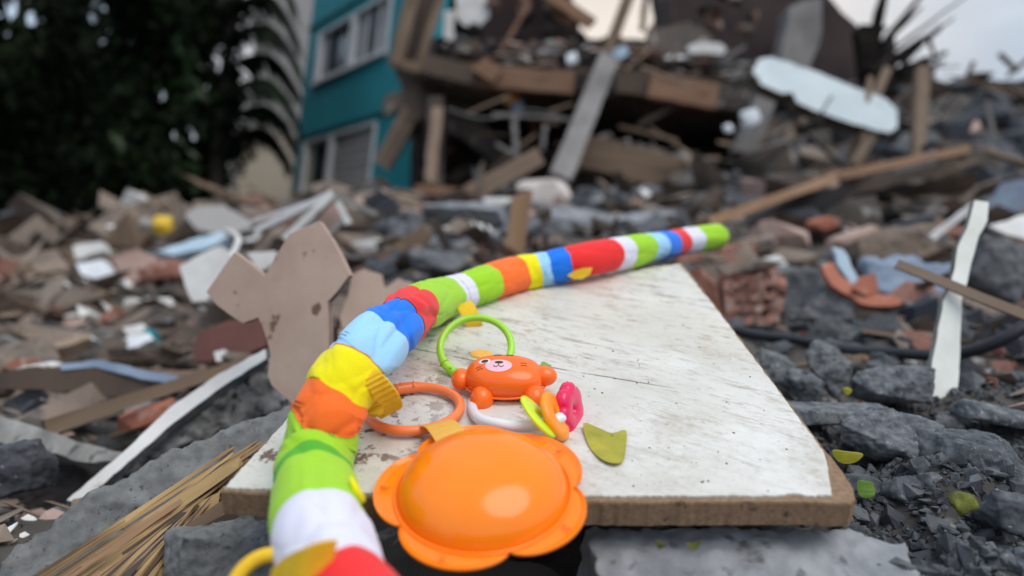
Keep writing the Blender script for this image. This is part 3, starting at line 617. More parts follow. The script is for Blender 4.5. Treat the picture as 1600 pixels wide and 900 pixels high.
for i in range(34):     # broken timbers and reinforcing bars sticking out of the slabs
    px = rnd.uniform(690, 1200); py = rnd.choice([rnd.uniform(60, 110), rnd.uniform(150, 300)]); a_ = rnd.gauss(0, .6); ln_ = rnd.uniform(25, 95); d_ = rnd.uniform(7.0, 8.3)
    T('broken_stick', None, None, (px, py), (px + ln_ * math.cos(a_), py - ln_ * math.sin(a_)), d_, rnd.uniform(2, 8), rnd.choice(['wood', 'woodpale', 'wooddark', 'post', 'woodor']), parent=rb, jit=.3, seg=4)
tt = empty('broken_table', at(825, 205, 7.4), 'broken white table frame with bent legs inside the room', 'table')
T('rail', None, None, (770, 178), (930, 188), 7.4, 5, 'post', parent=tt, jit=.4); T('leg', None, None, (803, 184), (807, 236), 7.4, 8, 'post', parent=tt, jit=.3); T('leg', None, None, (852, 196), (848, 235), 7.4, 6, 'post', parent=tt, jit=.3); T('brace', None, None, (775, 225), (812, 245), 7.4, 6, 'post', parent=tt, jit=.3)
T('wood_plank', 'wide brown plank propped up in front of the dark room', 'plank', (728, 306), (842, 244), 5.0, 27, 'woodpale', th=10)
T('wood_plank', 'low grey-brown plank lying at the foot of the propped plank', 'plank', (650, 296), (760, 306), 4.9, 15, 'woodor')
T('wall_pillar', 'narrow brown pillar beside the teal wall', 'pillar', (672, 285), (684, 168), 6.8, 17, 'woodpale')
T('wood_plank', 'rounded tan plank leaning on the teal wall', 'plank', (600, 254), (642, 178), 8.5, 28, 'woodpale', ends=.3)
slab('wall_fragment', 'grey patch of bare wall fragment on the teal corner', 'wall fragment', [(600, 150), (632, 140), (628, 170), (600, 180)], 10.0, thick=.15, m='farconc')
T('wall_timber', 'dark broken timber between the teal wall and the collapsed house', 'timber', (628, 90), (660, 190), 7.8, 30, 'wooddark')
rock('pink_slab', 'pinkish white render block below the leaning concrete post', 'render', 850, 303, 4.3, 86, 50, 60, 5, 'pinkwhite', 31, False, n=30)
rock('plaster_block', 'white plaster block beside the brown stake', 'plaster', 790, 322, 4.0, 70, 26, 40, 0, 'plaster', 32, False, n=24)
rock('concrete_block', 'large pale grey concrete block behind the tube, left of the stake', 'concrete', 728, 341, 3.0, 135, 48, 110, 2, 'conclight', 41)
rock('concrete_block', 'big grey concrete block behind the tube, right of the stake', 'concrete', 900, 352, 2.7, 175, 62, 110, -3, 'conclight', 42)
rock('concrete_block', 'low grey block under the pale block left of the stake', 'concrete', 735, 385, 2.4, 130, 46, 90, 5, 'conclight', 43)
rock('concrete_block', 'dark grey lump just above the green part of the tube', 'concrete', 690, 410, 1.9, 110, 44, 80, -8, 'conc', 44)
rock('concrete_block', 'grey flat lump right of the big block near the tube end', 'concrete', 1010, 350, 3.2, 110, 40, 80, 4, 'conclight', 45)
rock('small_stone', 'small round pale stone on the big grey block', 'stone', 868, 376, 1.7, 26, 20, 20, 0, 'dust', 46)
rock('white_block', 'white rounded lump between the tan slab and the dark plank', 'plaster', 582, 388, 2.9, 62, 30, 44, 8, 'plaster', 47, False)
rock('concrete_block', 'dusty brown block above the tan slab', 'concrete', 600, 318, 4.2, 130, 44, 80, 4, 'dust', 48, False)
rock('concrete_block', 'dusty grey block at the foot of the teal wall', 'concrete', 560, 350, 3.6, 120, 50, 80, -6, 'dust', 49, False)
T('wood_stake', 'upright reddish brown stake with a pointed top behind the tube', 'stake', (803, 400), (817, 300), 1.8, 30, 'woodwarm', th=14, ends=.5, jit=.02)
T('wood_plank', 'short dark brown plank sloping between grey blocks', 'plank', (600, 412), (672, 362), 2.4, 32, 'wood', th=14)

# straw-like bundle and posts against the sky
sb = empty('splintered_timber', at(1370, 110, 6.5), 'burst of dark splintered timber sticking up against the sky', 'timber')
rn = random.Random(21)
for (x0, y0, x1, y1, wd) in ((1362, 80, 1388, -40, 13), (1368, 90, 1440, -8, 10), (1380, 70, 1440, 10, 6), (1375, 110, 1470, 42, 13), (1372, 95, 1520, -14, 4), (1385, 105, 1490, 28, 5), (1390, 62, 1450, -20, 4), (1410, 100, 1450, 58, 7), (1450, 62, 1465, 96, 4), (1360, 40, 1350, 130, 30), (1372, 100, 1400, 150, 26)):
    T('splinter', None, None, (x0, y0), (x1, y1), 6.5 + rn.uniform(-.2, .2), wd * 1.5, 'nearblack', parent=sb, taper=.35, jit=.2, seg=6)
sb2 = empty('splintered_timber', at(1430, 110, 6.6), 'lower cluster of dark splinters on top of the upright post', 'timber')
for (x0, y0, x1, y1, wd) in ((1400, 112, 1480, 82, 10), (1420, 115, 1450, 95, 12), (1440, 108, 1476, 96, 6), (1410, 105, 1500, 104, 3), (1400, 118, 1460, 110, 16)):
    T('splinter', None, None, (x0, y0), (x1, y1), 6.6, wd * 1.3, 'nearblack', parent=sb2, taper=.45, jit=.2, seg=6)
T('broken_stick', 'short dark stick on the skyline right of the post', 'stick', (1512, 118), (1522, 96), 8.6, 6, 'wooddark'); T('broken_stick', 'dark crossed stick on the skyline near the right edge', 'stick', (1562, 84), (1590, 112), 8.6, 7, 'wooddark')
T('broken_stick', 'thin stick rising at the right end of the skyline', 'stick', (1575, 118), (1612, 88), 8.6, 6, 'wooddark')
T('wood_post', 'upright brown post on the right of the heap', 'post', (1433, 244), (1442, 104), 5.2, 19, 'woodpale', jit=.05)
ps = empty('crossed_sticks', at(1350, 180, 5.2), 'pair of pale split sticks rising from the long plank', 'sticks')
T('stick', None, None, (1325, 252), (1388, 105), 5.1, 12, 'woodpale', parent=ps); T('stick', None, None, (1345, 250), (1360, 120), 5.0, 8, 'woodpale', parent=ps); T('stick', None, None, (1335, 255), (1375, 190), 5.0, 14, 'woodpale', parent=ps)
T('long_timber', 'long orange brown timber rising to the right, upper length', 'timber', (1278, 282), (1502, 236), 3.4, 13, 'woodwarm', th=30, d1=4.4, jit=.06)
T('long_timber', 'long orange brown timber, lower length ending behind the tube', 'timber', (1095, 352), (1295, 280), 2.6, 15, 'woodwarm', th=30, d1=3.4, jit=.06)
slab('timber_underside', 'dark strip standing in for the shaded underside of the long timber', 'board', [(1150, 350), (1290, 296), (1500, 245), (1498, 262), (1310, 312), (1180, 362)], 3.6, thick=.05, m='wooddark')  # underside shade of the timber, made as a dark strip
T('thin_rod', 'green and white hose bent against the dark heap', 'hose', (1541, 158), (1556, 228), 5.5, 7, 'post')
for i, (px, py, d, wx, wy, rt, m_, lb) in enumerate([
    (1235, 290, 4.6, 120, 50, 10, 'farconc', 'brown grey block behind the long timber'), (1400, 300, 3.9, 200, 44, -6, 'farconc', 'wide dusty block under the upper timber'),
    (1330, 340, 2.9, 90, 56, 12, 'farconc', 'broken hollow block with a dark hole'), (1440, 340, 2.9, 130, 46, 0, 'farconc', 'grey beige block under the wide dusty block'), (1560, 300, 4.0, 130, 60, -10, 'concdark', 'dark block near the right edge under the skyline'),
    (1285, 352, 2.6, 44, 26, 0, 'tile', 'small red clay piece below the long timber'), (1220, 372, 2.3, 110, 44, -12, 'pink', 'pinkish broken block right of the tube end'), (1330, 372, 2.3, 90, 26, 16, 'pink', 'long pink shard above the cloth'),
    (1400, 385, 1.95, 150, 62, 6, 'dust', 'tan grey sandstone-like block in the middle right'), (1560, 425, 1.45, 120, 100, -10, 'conc', 'rough grey boulder at the right edge'),
    (1255, 440, 1.75, 130, 60, 4, 'conc', 'dusty grey block behind the hollow brick'), (1310, 490, 1.35, 190, 90, -14, 'conc', 'large grey rubble block behind the black hose'),
    (1400, 520, 1.25, 56, 60, 8, 'dust', 'tan stone beside the navy cloth'), (1170, 390, 2.1, 90, 40, 10, 'dust', 'dusty pale lump just behind the tube end'),
    (1500, 250, 5.0, 120, 50, 0, 'farconc', 'brown grey lump at the end of the long timber'), (1200, 255, 6.0, 100, 60, 20, 'farconc', 'grey lump under the leaning short column')]):
    rock('rubble_block', lb, 'rubble', px, py, d, wx, wy, max(wx, wy) * .7, rt, m_, seed=60 + i, rough=(d < 2))
rock('shade_block', 'added dark block as shade beneath the long timber', 'rubble', 1240, 330, 3.4, 190, 44, 90, 14, 'fardark', 88, False)  # added dark block, deepens the shade below the timber
# hollow brick chunk
hb = empty('hollow_brick', at(1160, 460, 1.3), 'broken red hollow brick standing right behind the board', 'brick')
slab('brick_side', None, None, [(1074, 424), (1092, 418), (1120, 450), (1134, 505), (1118, 508)], 1.28, thick=.05, m='brick', parent=hb, n=(-.5, 0, 1))
slab('brick_back', None, None, [(1130, 412), (1215, 418), (1222, 470), (1200, 512), (1130, 510)], 1.36, thick=.03, m='clay', parent=hb)
for (a, b, wd) in (((1134, 428), (1138, 508), 15), ((1212, 425), (1204, 502), 22), ((1140, 446), (1206, 442), 9), ((1142, 464), (1206, 462), 11), ((1142, 482), (1204, 480), 10), ((1142, 500), (1202, 500), 12)):
    T('rib', None, None, a, b, 1.29, wd, 'clay', th=30, parent=hb, jit=.22)
rock('mortar_cap', None, None, 1170, 418, 1.32, 100, 26, 50, 0, 'dust', 71, False, parent=hb)
# clay roof tile shards, cloth, white trims, hose
slab('roof_tile', 'curved orange clay tile shard below the blue cloth', 'roof tile', [(1284, 414), (1300, 408), (1312, 430), (1340, 448), (1380, 460), (1410, 468), (1408, 476), (1360, 478), (1345, 474), (1300, 446)], 1.28, n=(0, .6, 1), thick=.012, m='tile')
slab('roof_tile', 'small upright orange tile shard on the curved one', 'roof tile', [(1335, 452), (1350, 430), (1368, 428), (1374, 455), (1355, 462)], 1.27, n=(.2, .1, 1), thick=.010, m='tile')
slab('cloth_sheet', 'blue grey cloth lying over the rubble behind the clay tiles', 'cloth', [(1345, 405), (1400, 400), (1490, 415), (1492, 440), (1460, 470), (1420, 472), (1370, 450)], 1.45, n=(0, .6, 1), thick=.02, m='blue', rag=3, rough=(.008, .035, .05))
slab('cloth_strip', 'pale torn cloth strip above the clay tile', 'cloth', [(1300, 385), (1318, 390), (1345, 440), (1332, 448), (1310, 415)], 1.30, n=(0, .3, 1), thick=.012, m='ltblue')
slab('navy_cloth', 'dark navy cloth hanging behind the white trim strip', 'cloth', [(1430, 480), (1465, 465), (1475, 520), (1450, 545), (1430, 540)], 1.18, thick=.03, m='navy')
T('wood_lath', 'brown lath crossing over the white trim strip', 'lath', (1400, 412), (1625, 502), .84, 15, 'woodpale', th=8, d1=.74)
slab('white_trim', 'jagged white painted trim strip standing at the right', 'trim', [(1523, 313), (1545, 316), (1543, 345), (1530, 368), (1518, 410), (1512, 440), (1503, 470), (1500, 560), (1494, 666), (1468, 662), (1441, 648), (1450, 600), (1462, 540), (1474, 470), (1484, 450), (1492, 420), (1497, 385), (1512, 355)], .80, n=(-.1, .42, 1), thick=.012, m='trimwhite', m2='driftwood', rag=.9, step=12)
slab('white_shard', 'pale pointed board shard at the right edge', 'shard', [(1545, 352), (1605, 335), (1610, 376), (1575, 366)], 1.6, n=(0, .6, 1), thick=.01, m='plaster')
T('white_lath', 'thin white lath propped on the white trim strip', 'lath', (1455, 372), (1520, 322), 1.7, 10, 'plaster')
slab('blue_sheet', 'blue grey sheet behind the trim at the right edge', 'panel', [(1540, 330), (1570, 285), (1610, 280), (1610, 340)], 2.6, thick=.02, m='blue')
hp = [at(*p) for p in ((1150, 515, 1.06), (1180, 523, 1.03), (1240, 530, 1.0), (1320, 545, .96), (1400, 552, .92), (1470, 555, .88), (1530, 545, .84), (1585, 520, .82), (1640, 480, .82))]
V, Fc = tube('h', curve_pts(hp, 60), .0078, None, seg=14); o = obj('black_hose', V, Fc, M['blackrub'], smooth=True); setp(o, 'black rubber hose curving across the rubble at the right', 'hose')
for i, (px, py, d, wx, wy, wz, rt, m_, lb) in enumerate([
    (1210, 583, .78, 86, 66, 60, -28, 'stone', 'grey angular stone touching the right edge of the board'), (1252, 600, .74, 58, 52, 50, -40, 'stone', 'small grey stone wedged right of the first stone'),
    (1288, 570, .80, 96, 62, 60, -46, 'stone', 'oblong grey stone standing tilted below the hose'), (1386, 598, .74, 118, 62, 80, 4, 'stone', 'broad grey stone with a domed top near the trim strip'),
    (1310, 648, .66, 210, 34, 90, -1, 'stone', 'flat layered grey slab under the stones'), (1322, 574, .88, 80, 40, 50, -28, 'dust', 'brown grey stone behind the tilted oblong stone'),
    (1400, 685, .58, 170, 84, 120, -14, 'stone', 'large rough grey boulder right of the board'), (1520, 722, .56, 220, 100, 140, -10, 'stonedark', 'wide dark boulder at the lower right'),
    (1560, 648, .66, 150, 34, 80, -12, 'stone', 'flat pale topped stone right of the trim strip'), (1420, 770, .50, 76, 50, 60, -10, 'stonedark', 'blocky dark stone below the rough boulder'),
    (1470, 755, .50, 70, 34, 50, -18, 'stone', 'thin dark stone next to the blocky stone'), (1345, 755, .50, 60, 30, 40, 0, 'stonedark', 'small dark stone at the right corner of the board'), (1590, 610, .85, 70, 60, 50, 0, 'stonedark', 'dark round stone at the right edge under the hose'),
    (1340, 690, .60, 60, 30, 40, 0, 'stonedark', 'dark low stone between the slab and the board'), (1580, 800, .45, 120, 70, 80, -15, 'stonedark', 'dark stone in the lower right corner')]):
    rock('grey_stone', lb, 'stone', px, py, d, wx, wy, wz, rt, m_, seed=120 + i)
slab('base_slab', 'pale dusty concrete slab under the front edge of the board', 'slab', [(905, 822), (1100, 822), (1330, 826), (1420, 850), (1470, 990), (960, 1000), (935, 900)], .385, n=(0, 1, .45), thick=.05, m='conclight', m2='concdark', rag=5, rough=(.0025, .012, .03, .003, .006))
slab('void_block', 'added dark block for the shaded void under the board front edge', 'block', [(590, 870), (900, 845), (925, 960), (560, 990)], .50, thick=.05, m='wooddark', rag=4)  # dark colour stands in for the shade of the void here

# ------------------------------------------------------------------ left foreground
slab('concrete_slab', 'long rough grey concrete slab running up to the board', 'slab', [(-30, 905), (20, 850), (110, 790), (200, 742), (270, 702), (380, 660), (456, 632), (455, 668), (420, 720), (400, 800), (420, 960), (-30, 980)], .55, n=(.25, .8, 1), thick=.08, m='concfine', rag=3, step=12, rough=(.0035, .022, .05, .006, .009))
slab('cast_slab', 'grey slab with a white painted edge rising to the tan slab', 'slab', [(112, 784), (200, 712), (270, 648), (360, 585), (415, 556), (436, 590), (455, 634), (380, 662), (270, 704), (170, 762), (120, 792)], .80, n=(.35, .25, 1), thick=.10, m='pitted', rag=4, step=12, rough=(.0035, .035, .05, .012, .012))
slab('painted_edge', 'white painted top edge strip on the grey slab', 'painted edge', [(104, 782), (200, 700), (262, 640), (340, 585), (415, 545), (416, 560), (350, 602), (272, 660), (200, 722), (128, 786)], .775, n=(0, .9, 1), thick=.012, m='plaster', m2='conc', rag=.8)
sp = empty('split_plank', at(250, 790, .48), 'yellow-brown split plank with long splinters pointing at the board', 'plank')
rn = random.Random(4)
for i in range(84):
    t = (i * .618) % 1; a = (60 + 150 * t + rn.uniform(-20, 20), 905 + rn.uniform(0, 30)); q = rn.uniform(0, 1)
    b = ((440 - 110 * t * 1.0) + rn.uniform(-30, 0), 672 + 118 * t + rn.uniform(-6, 6))
    T('splinter', None, None, a, b, .42, rn.choice([3, 5, 7, 10, 14]) * rn.uniform(.7, 1.2), rn.choice(['straw', 'straw', 'straw', 'straw', 'wooddark', 'woodwarm', 'woodpale']), d1=.62 - .10 * t + rn.uniform(-.014, .006), th=6, parent=sp, taper=rn.uniform(.1, .4), jit=.10, seg=9)
T('core', None, None, (120, 940), (340, 800), .45, 100, 'straw', d1=.52, th=30, parent=sp, taper=.6, jit=.05, ends=.3)
T('core', None, None, (90, 915), (370, 725), .44, 30, 'straw', d1=.54, th=14, parent=sp, taper=.5, jit=.06, ends=.6)
T('core', None, None, (170, 925), (350, 790), .43, 34, 'wood', d1=.51, th=14, parent=sp, taper=.5, jit=.06, ends=.6)
T('core', None, None, (230, 930), (352, 810), .43, 28, 'straw', d1=.50, th=14, parent=sp, taper=.6, jit=.06, ends=.6)
T('dark_lath', 'dark narrow lath under the board beside the split plank', 'slat', (190, 905), (370, 800), .46, 15, 'wooddark', d1=.5)
rock('mortar_chunk', 'coarse dark mortar chunk below the left end of the board', 'concrete', 360, 880, .45, 230, 130, 120, -14, 'concfine', 91)
T('thin_batten', 'long thin brown batten lying across the left rubble', 'batten', (70, 668), (400, 562), .85, 20, 'wood', th=12, d1=1.05, jit=.03)
slab('driftwood_board', 'weathered grey board curving in from the left edge', 'board', [(-20, 645), (60, 668), (120, 690), (190, 706), (200, 722), (130, 722), (60, 700), (-20, 690)], .80, n=(0, .8, 1), thick=.02, m='driftwood', rag=2)
slab('dark_sheet', 'dark bent sheet with a blue grey upper edge at the left', 'sheet', [(-20, 585), (60, 572), (150, 572), (240, 590), (285, 604), (240, 625), (120, 612), (0, 610)], 1.0, n=(0, .3, 1), thick=.015, m='wooddark', rag=3)
slab('blue_edge', 'blue grey metal edge lying on the dark bent sheet', 'metal strip', [(95, 568), (160, 562), (230, 580), (285, 590), (283, 602), (220, 592), (150, 574), (95, 578)], 1.0, n=(0, .8, 1), thick=.008, m='blue', rag=1.5)
slab('brown_tile', 'dull red-brown plank behind the painted edge', 'plank', [(300, 545), (310, 520), (360, 500), (415, 498), (415, 540), (360, 562), (305, 566)], 1.15, n=(0, .3, 1), thick=.02, m='maroon')
rock('void_lump', 'added dark lump for the shaded void above the long grey slab', 'rubble', 70, 770, .84, 200, 110, 90, 24, 'fardark', 97)  # dark void here is filled with a near-black lump as its shade
rock('void_lump', 'added dark angular lump for the shaded void at lower left', 'rubble', 20, 730, .70, 110, 90, 70, 10, 'concdark', 92)  # dark lump added to cover bare ground as part of the void
rock('tan_block', 'tan and orange clay lump under the long batten', 'rubble', 225, 650, .95, 110, 34, 50, 14, 'tile', 93, False)
rock('pale_rubble', 'pale grey rounded lump beside the clay lump', 'rubble', 240, 636, 1.0, 80, 30, 50, 8, 'driftwood', 94, False)
# tan render slab pieces
slab('tan_slab', 'large broken tan render slab standing left of the tube', 'wall slab', [(322, 456), (366, 394), (413, 432), (452, 366), (498, 345), (520, 378), (546, 430), (526, 456), (512, 471), (514, 545), (522, 580), (500, 622), (458, 631), (424, 602), (418, 586), (423, 553), (417, 532), (410, 508), (403, 496), (379, 505), (338, 476)], .74, n=(-.15, .05, 1), thick=.012, m='cream', m2='pink', rag=1.0, step=22)
slab('tan_slab', 'smaller tan render slab just left of the tube bend', 'wall slab', [(535, 487), (548, 430), (570, 420), (596, 428), (602, 450), (622, 434), (646, 442), (650, 475), (610, 505), (550, 550), (530, 530)], 1.05, n=(.1, .1, 1), thick=.02, m='cream', rag=3, step=10)
fr = empty('picture_frame', at(490, 340, 1.6), 'broken white picture-like frame leaning behind the tan slab', 'frame')
for (a, b, wd, m_) in (((520, 300), (400, 360), 9, 'white'), ((520, 302), (445, 375), 12, 'plaster'), ((528, 315), (545, 350), 10, 'plaster'), ((515, 300), (590, 335), 8, 'driftwood'), ((500, 310), (380, 350), 5, 'white'), ((545, 335), (480, 400), 8, 'driftwood')):
    T('slat', None, None, a, b, 1.6, wd, m_, parent=fr, jit=.05)
slab('inset_board', None, None, [(490, 350), (518, 318), (540, 340), (500, 385)], 1.65, thick=.01, m='pink', parent=fr)
for (nm, lb, ct, pts, d, m_, nn) in [
    ('white_shard', 'bright white plaster shard touching the tan slab', 'plaster', [(280, 415), (325, 392), (345, 385), (360, 400), (345, 430), (322, 470), (300, 472), (288, 445)], 1.5, 'plaster', (0, .2, 1)),
    ('white_shard', 'white shard peeking out behind the notch of the tan slab', 'plaster', [(385, 395), (430, 392), (428, 410), (405, 424)], 1.35, 'plaster', (0, .2, 1)),
    ('white_dome', 'wide pale rounded plaster piece below the beige building', 'plaster', [(288, 335), (310, 322), (350, 320), (385, 340), (393, 358), (360, 366), (310, 360)], 3.6, 'wallgrey', (0, .5, 1)),
    ('white_box', 'upper small white box lid at the left', 'box', [(112, 385), (158, 377), (162, 392), (118, 405)], 3.0, 'plaster', (0, .3, 1)),
    ('white_bag', 'white bag below the box lid at the left', 'bag', [(118, 412), (160, 405), (184, 438), (160, 448), (135, 445)], 2.7, 'ball', (0, .3, 1)),
    ('pink_bag', 'pink and cream bag beside the white bag', 'bag', [(176, 402), (215, 388), (240, 398), (244, 425), (205, 442), (186, 430)], 2.6, 'pink', (0, .3, 1)),
    ('blue_board', 'light blue board lying under the pale rounded piece', 'board', [(245, 392), (300, 374), (345, 362), (358, 370), (320, 388), (270, 398)], 2.9, 'ltblue', (0, .8, 1)),
    ('dark_plank', 'dark brown plank at the left edge in front of the trees', 'plank', [(-20, 386), (105, 386), (112, 420), (-20, 426)], 4.0, 'wood', (0, .1, 1)),
    ('brown_plank', 'flat brown board lying in the rubble at the left', 'board', [(60, 475), (160, 452), (170, 458), (80, 485)], 2.2, 'wood', (0, .9, 1)),
    ('white_rag', 'shiny white rag in the middle of the left rubble', 'rag', [(190, 532), (205, 524), (232, 520), (240, 530), (215, 542), (196, 544)], 1.6, 'ball', (0, .5, 1)),
    ('white_rag', 'smaller white scrap left of the shiny rag', 'scrap', [(118, 524), (140, 522), (148, 530), (130, 536), (116, 534)], 1.6, 'ball', (0, .5, 1)),
    ('green_scrap', 'green plastic scrap right of the shiny rag', 'scrap', [(224, 512), (240, 514), (240, 526), (226, 524)], 1.62, 'teal', (0, .5, 1)),
    ('white_rag', 'dull white scrap above the shiny rag', 'scrap', [(190, 512), (222, 505), (230, 515), (200, 526)], 1.7, 'plaster', (0, .5, 1)),
    ('orange_scrap', 'orange brown wood scrap beside the shiny rag', 'scrap', [(162, 535), (190, 530), (190, 540), (165, 545)], 1.6, 'woodor', (0, .5, 1)),
    ('white_scrap', 'white scrap on the red-brown plank', 'scrap', [(334, 550), (350, 546), (354, 560), (338, 566)], 1.1, 'plaster', (0, .3, 1))]:
    slab(nm, lb, ct, pts, d, nn, .02 * d, m_, rag=1.5, step=10)
rock('yellow_bucket', 'yellow crumpled container on the left heap', 'container', 254, 352, 3.6, 32, 34, 26, 0, 'yellow', 95, False, n=30)
rock('white_lump', 'small white lump left of the yellow container', 'plaster', 228, 350, 3.7, 22, 20, 18, 0, 'wallgrey', 96, False)
for i, (px, py, d, wx, wy, rt, m_, lb) in enumerate([(205, 362, 4.2, 70, 60, -20, 'wood', 'brown heap of sticks left of the yellow container'), (290, 352, 4.0, 70, 50, 40, 'dust', 'tan block between the yellow container and the pale piece'), (420, 350, 4.0, 90, 30, 0, 'pink', 'pinkish rubble strip at the foot of the beige building'),
     (380, 440, 2.0, 60, 40, 0, 'dust', 'tan block behind the tan slab'), (260, 420, 2.6, 80, 40, 0, 'brick', 'reddish block between the pink bag and the white shard'), (70, 560, 1.5, 90, 36, -6, 'dust', 'tan block in the left middle ground'), (380, 565, 1.05, 60, 30, 0, 'dust', 'small tan block by the painted edge'), (40, 520, 1.8, 70, 30, 8, 'concdark', 'dark block in the left middle ground')]):
    rock('rubble_block', lb, 'rubble', px, py, d, wx, wy, wx * .7, rt, m_, seed=160 + i, rough=False)

for i, (P_, r_, m_, lb) in enumerate([([(1105, 300, 3.6), (1180, 262, 3.6), (1260, 205, 3.7), (1300, 150, 3.9)], .006, 'nearblack', 'thin dark reinforcing bar bent below the pale slanting slab'), ([(1210, 150, 4.8), (1262, 210, 4.7), (1320, 262, 4.6)], .012, 'nearblack', 'dark steel pipe running down from the pale slanting slab'),
    ([(1470, 180, 5.5), (1500, 140, 5.5), (1560, 128, 5.4), (1620, 170, 5.3)], .008, 'nearblack', 'dark cable looping over the right slope'), ([(560, 330, 3.3), (620, 300, 3.3), (680, 318, 3.3), (720, 305, 3.3)], .004, 'nearblack', 'thin wire curling over the blocks left of the stake'),
    ([(20, 450, 2.2), (90, 425, 2.3), (170, 448, 2.3), (230, 470, 2.2)], .004, 'nearblack', 'thin wire lying in the left rubble'), ([(355, 360, 2.0), (372, 372, 1.9), (366, 392, 1.8), (352, 412, 1.75)], .008, 'plaster', 'white bent pipe end beside the white shard'),
    ([(700, 170, 7.0), (760, 185, 6.9), (830, 172, 6.9), (900, 190, 6.9)], .008, 'post', 'pale cable sagging across the dark room')]):
    V, Fc = tube('w', curve_pts([at(*p) for p in P_], 26), r_, None, seg=8); o = obj('bent_cable', V, Fc, M[m_], smooth=True); setp(o, lb, 'cable')

# ------------------------------------------------------------------ the white board
def board_mat():
    m = bpy.data.materials.new('dirty_white_paint'); m.use_nodes = True; t = m.node_tree; P = t.nodes['Principled BSDF']; l = t.links.new
    co = t.nodes.new('ShaderNodeTexCoord'); O = co.outputs['Object']
    def nz(scale, det=6, rotz=0, st_=(1, 1, 1), rough=.6):
        mp = t.nodes.new('ShaderNodeMapping'); mp.inputs['Rotation'].default_value = (0, 0, rotz); mp.inputs['Scale'].default_value = (1, 1, 1)
        m2 = t.nodes.new('ShaderNodeMapping'); m2.inputs['Scale'].default_value = st_
        n = t.nodes.new('ShaderNodeTexNoise'); n.inputs['Scale'].default_value = scale; n.inputs['Detail'].default_value = det; n.inputs['Roughness'].default_value = rough
        l(O, mp.inputs[0]); l(mp.outputs[0], m2.inputs[0]); l(m2.outputs[0], n.inputs['Vector']); return n.outputs['Fac']
    def ramp(s, a, b, v0=0, v1=1):
        r = t.nodes.new('ShaderNodeMapRange'); r.inputs['From Min'].default_value = a; r.inputs['From Max'].default_value = b; r.inputs['To Min'].default_value = v0; r.inputs['To Max'].default_value = v1; l(s, r.inputs[0]); return r.outputs[0]
    def mul(a, b, op='MULTIPLY'):
        q = t.nodes.new('ShaderNodeMath'); q.operation = op; q.use_clamp = (op != 'SUBTRACT')
        for i, s in enumerate((a, b)):
            if isinstance(s, (int, float)): q.inputs[i].default_value = s
            else: l(s, q.inputs[i])
        return q.outputs[0]
    def mix(f, a, b):
        x = t.nodes.new('ShaderNodeMix'); x.data_type = 'RGBA'; l(f, x.inputs['Factor'])
        for s, k in ((a, 'A'), (b, 'B')):
            if isinstance(s, tuple): x.inputs[k].default_value = (*s, 1)
            else: l(s, x.inputs[k])
        return x.outputs['Result']
    base_ = mix(ramp(nz(9, 4), .35, .65), (.56, .53, .475), (.74, .73, .70))
    sep = t.nodes.new('ShaderNodeSeparateXYZ'); l(O, sep.inputs[0]); X, Y = sep.outputs[0], sep.outputs[1]
    far = ramp(Y, -.06, .12, .3, 1)
    st1 = mul(ramp(nz(70, 8, R(35), (.22, 1, 1), .85), .52, .64), ramp(nz(9, 3), .38, .56))
    c = mix(mul(far, ramp(nz(5, 3), .4, .6, .2, .6)), base_, (.66, .60, .50))
    c = mix(mul(mul(st1, far), 1.0), c, (.22, .135, .075))
    fine = mul(ramp(nz(150, 6, R(35), (.3, 1, 1), .8), .55, .66), ramp(nz(12, 3), .40, .54))
    c = mix(mul(mul(fine, far), .9), c, (.24, .15, .09))
    c = mix(mul(ramp(nz(14, 8, 0, (1, 1, 1), .75), .56, .72), mul(far, .55)), c, (.42, .32, .22))
    c = mix(mul(ramp(nz(240, 2), .70, .76), .6), c, (.16, .10, .06))
    c = mix(mul(ramp(nz(70, 3), .74, .78), .85), c, (.10, .07, .05))
    c = mix(mul(ramp(nz(500, 2), .62, .75), .35), c, (.35, .28, .2))
    smd = mul(ramp(nz(7, 6, 0, (1, 1, 1), .7), .50, .66), ramp(nz(130, 5, 0, (1, 1, 1), .8), .42, .60))
    c = mix(mul(smd, .5), c, (.33, .25, .17))
    # bare patches to the left, where paint has lifted
    lft = ramp(X, -.10, -.03, 1, 0)
    c = mix(mul(ramp(nz(38, 7, 0, (1, 1, 1), .7), .54, .57), lft), c, (.16, .09, .06))
    # grooves between the strips of the board
    wob = mul(nz(25, 3), .004)
    for (sl, off, x0, x1) in ((-.50, .062, -.11, .02), (-.42, .079, .0, .12)):
        ln = mul(mul(X, sl), off, 'ADD')
        ln = t.nodes.new('ShaderNodeMath'); ln.operation = 'MULTIPLY_ADD'; l(X, ln.inputs[0]); ln.inputs[1].default_value = sl; ln.inputs[2].default_value = off
        d1 = t.nodes.new('ShaderNodeMath'); d1.operation = 'SUBTRACT'; l(Y, d1.inputs[0]); l(ln.outputs[0], d1.inputs[1])
        d2 = t.nodes.new('ShaderNodeMath'); d2.operation = 'SUBTRACT'; l(d1.outputs[0], d2.inputs[0]); l(wob, d2.inputs[1])
        ab = t.nodes.new('ShaderNodeMath'); ab.operation = 'ABSOLUTE'; l(d2.outputs[0], ab.inputs[0])
        k = mul(ramp(ab.outputs[0], .0006, .0015, 1, 0), mul(ramp(X, x0, x0 + .02), ramp(X, x1 - .03, x1, 1, 0)))
        c = mix(mul(k, ramp(nz(60, 3), .38, .5, .15, .9)), c, (.12, .08, .06))
    l(c, P.inputs['Base Color']); l(ramp(nz(20, 4), .3, .7, .38, .6), P.inputs['Roughness'])
    b = t.nodes.new('ShaderNodeBump'); b.inputs['Strength'].default_value = .5; b.inputs['Distance'].default_value = .0012
    l(mul(nz(60, 8), mul(st1, .3), 'SUBTRACT'), b.inputs['Height']); l(b.outputs[0], P.inputs['Normal'])
    return m
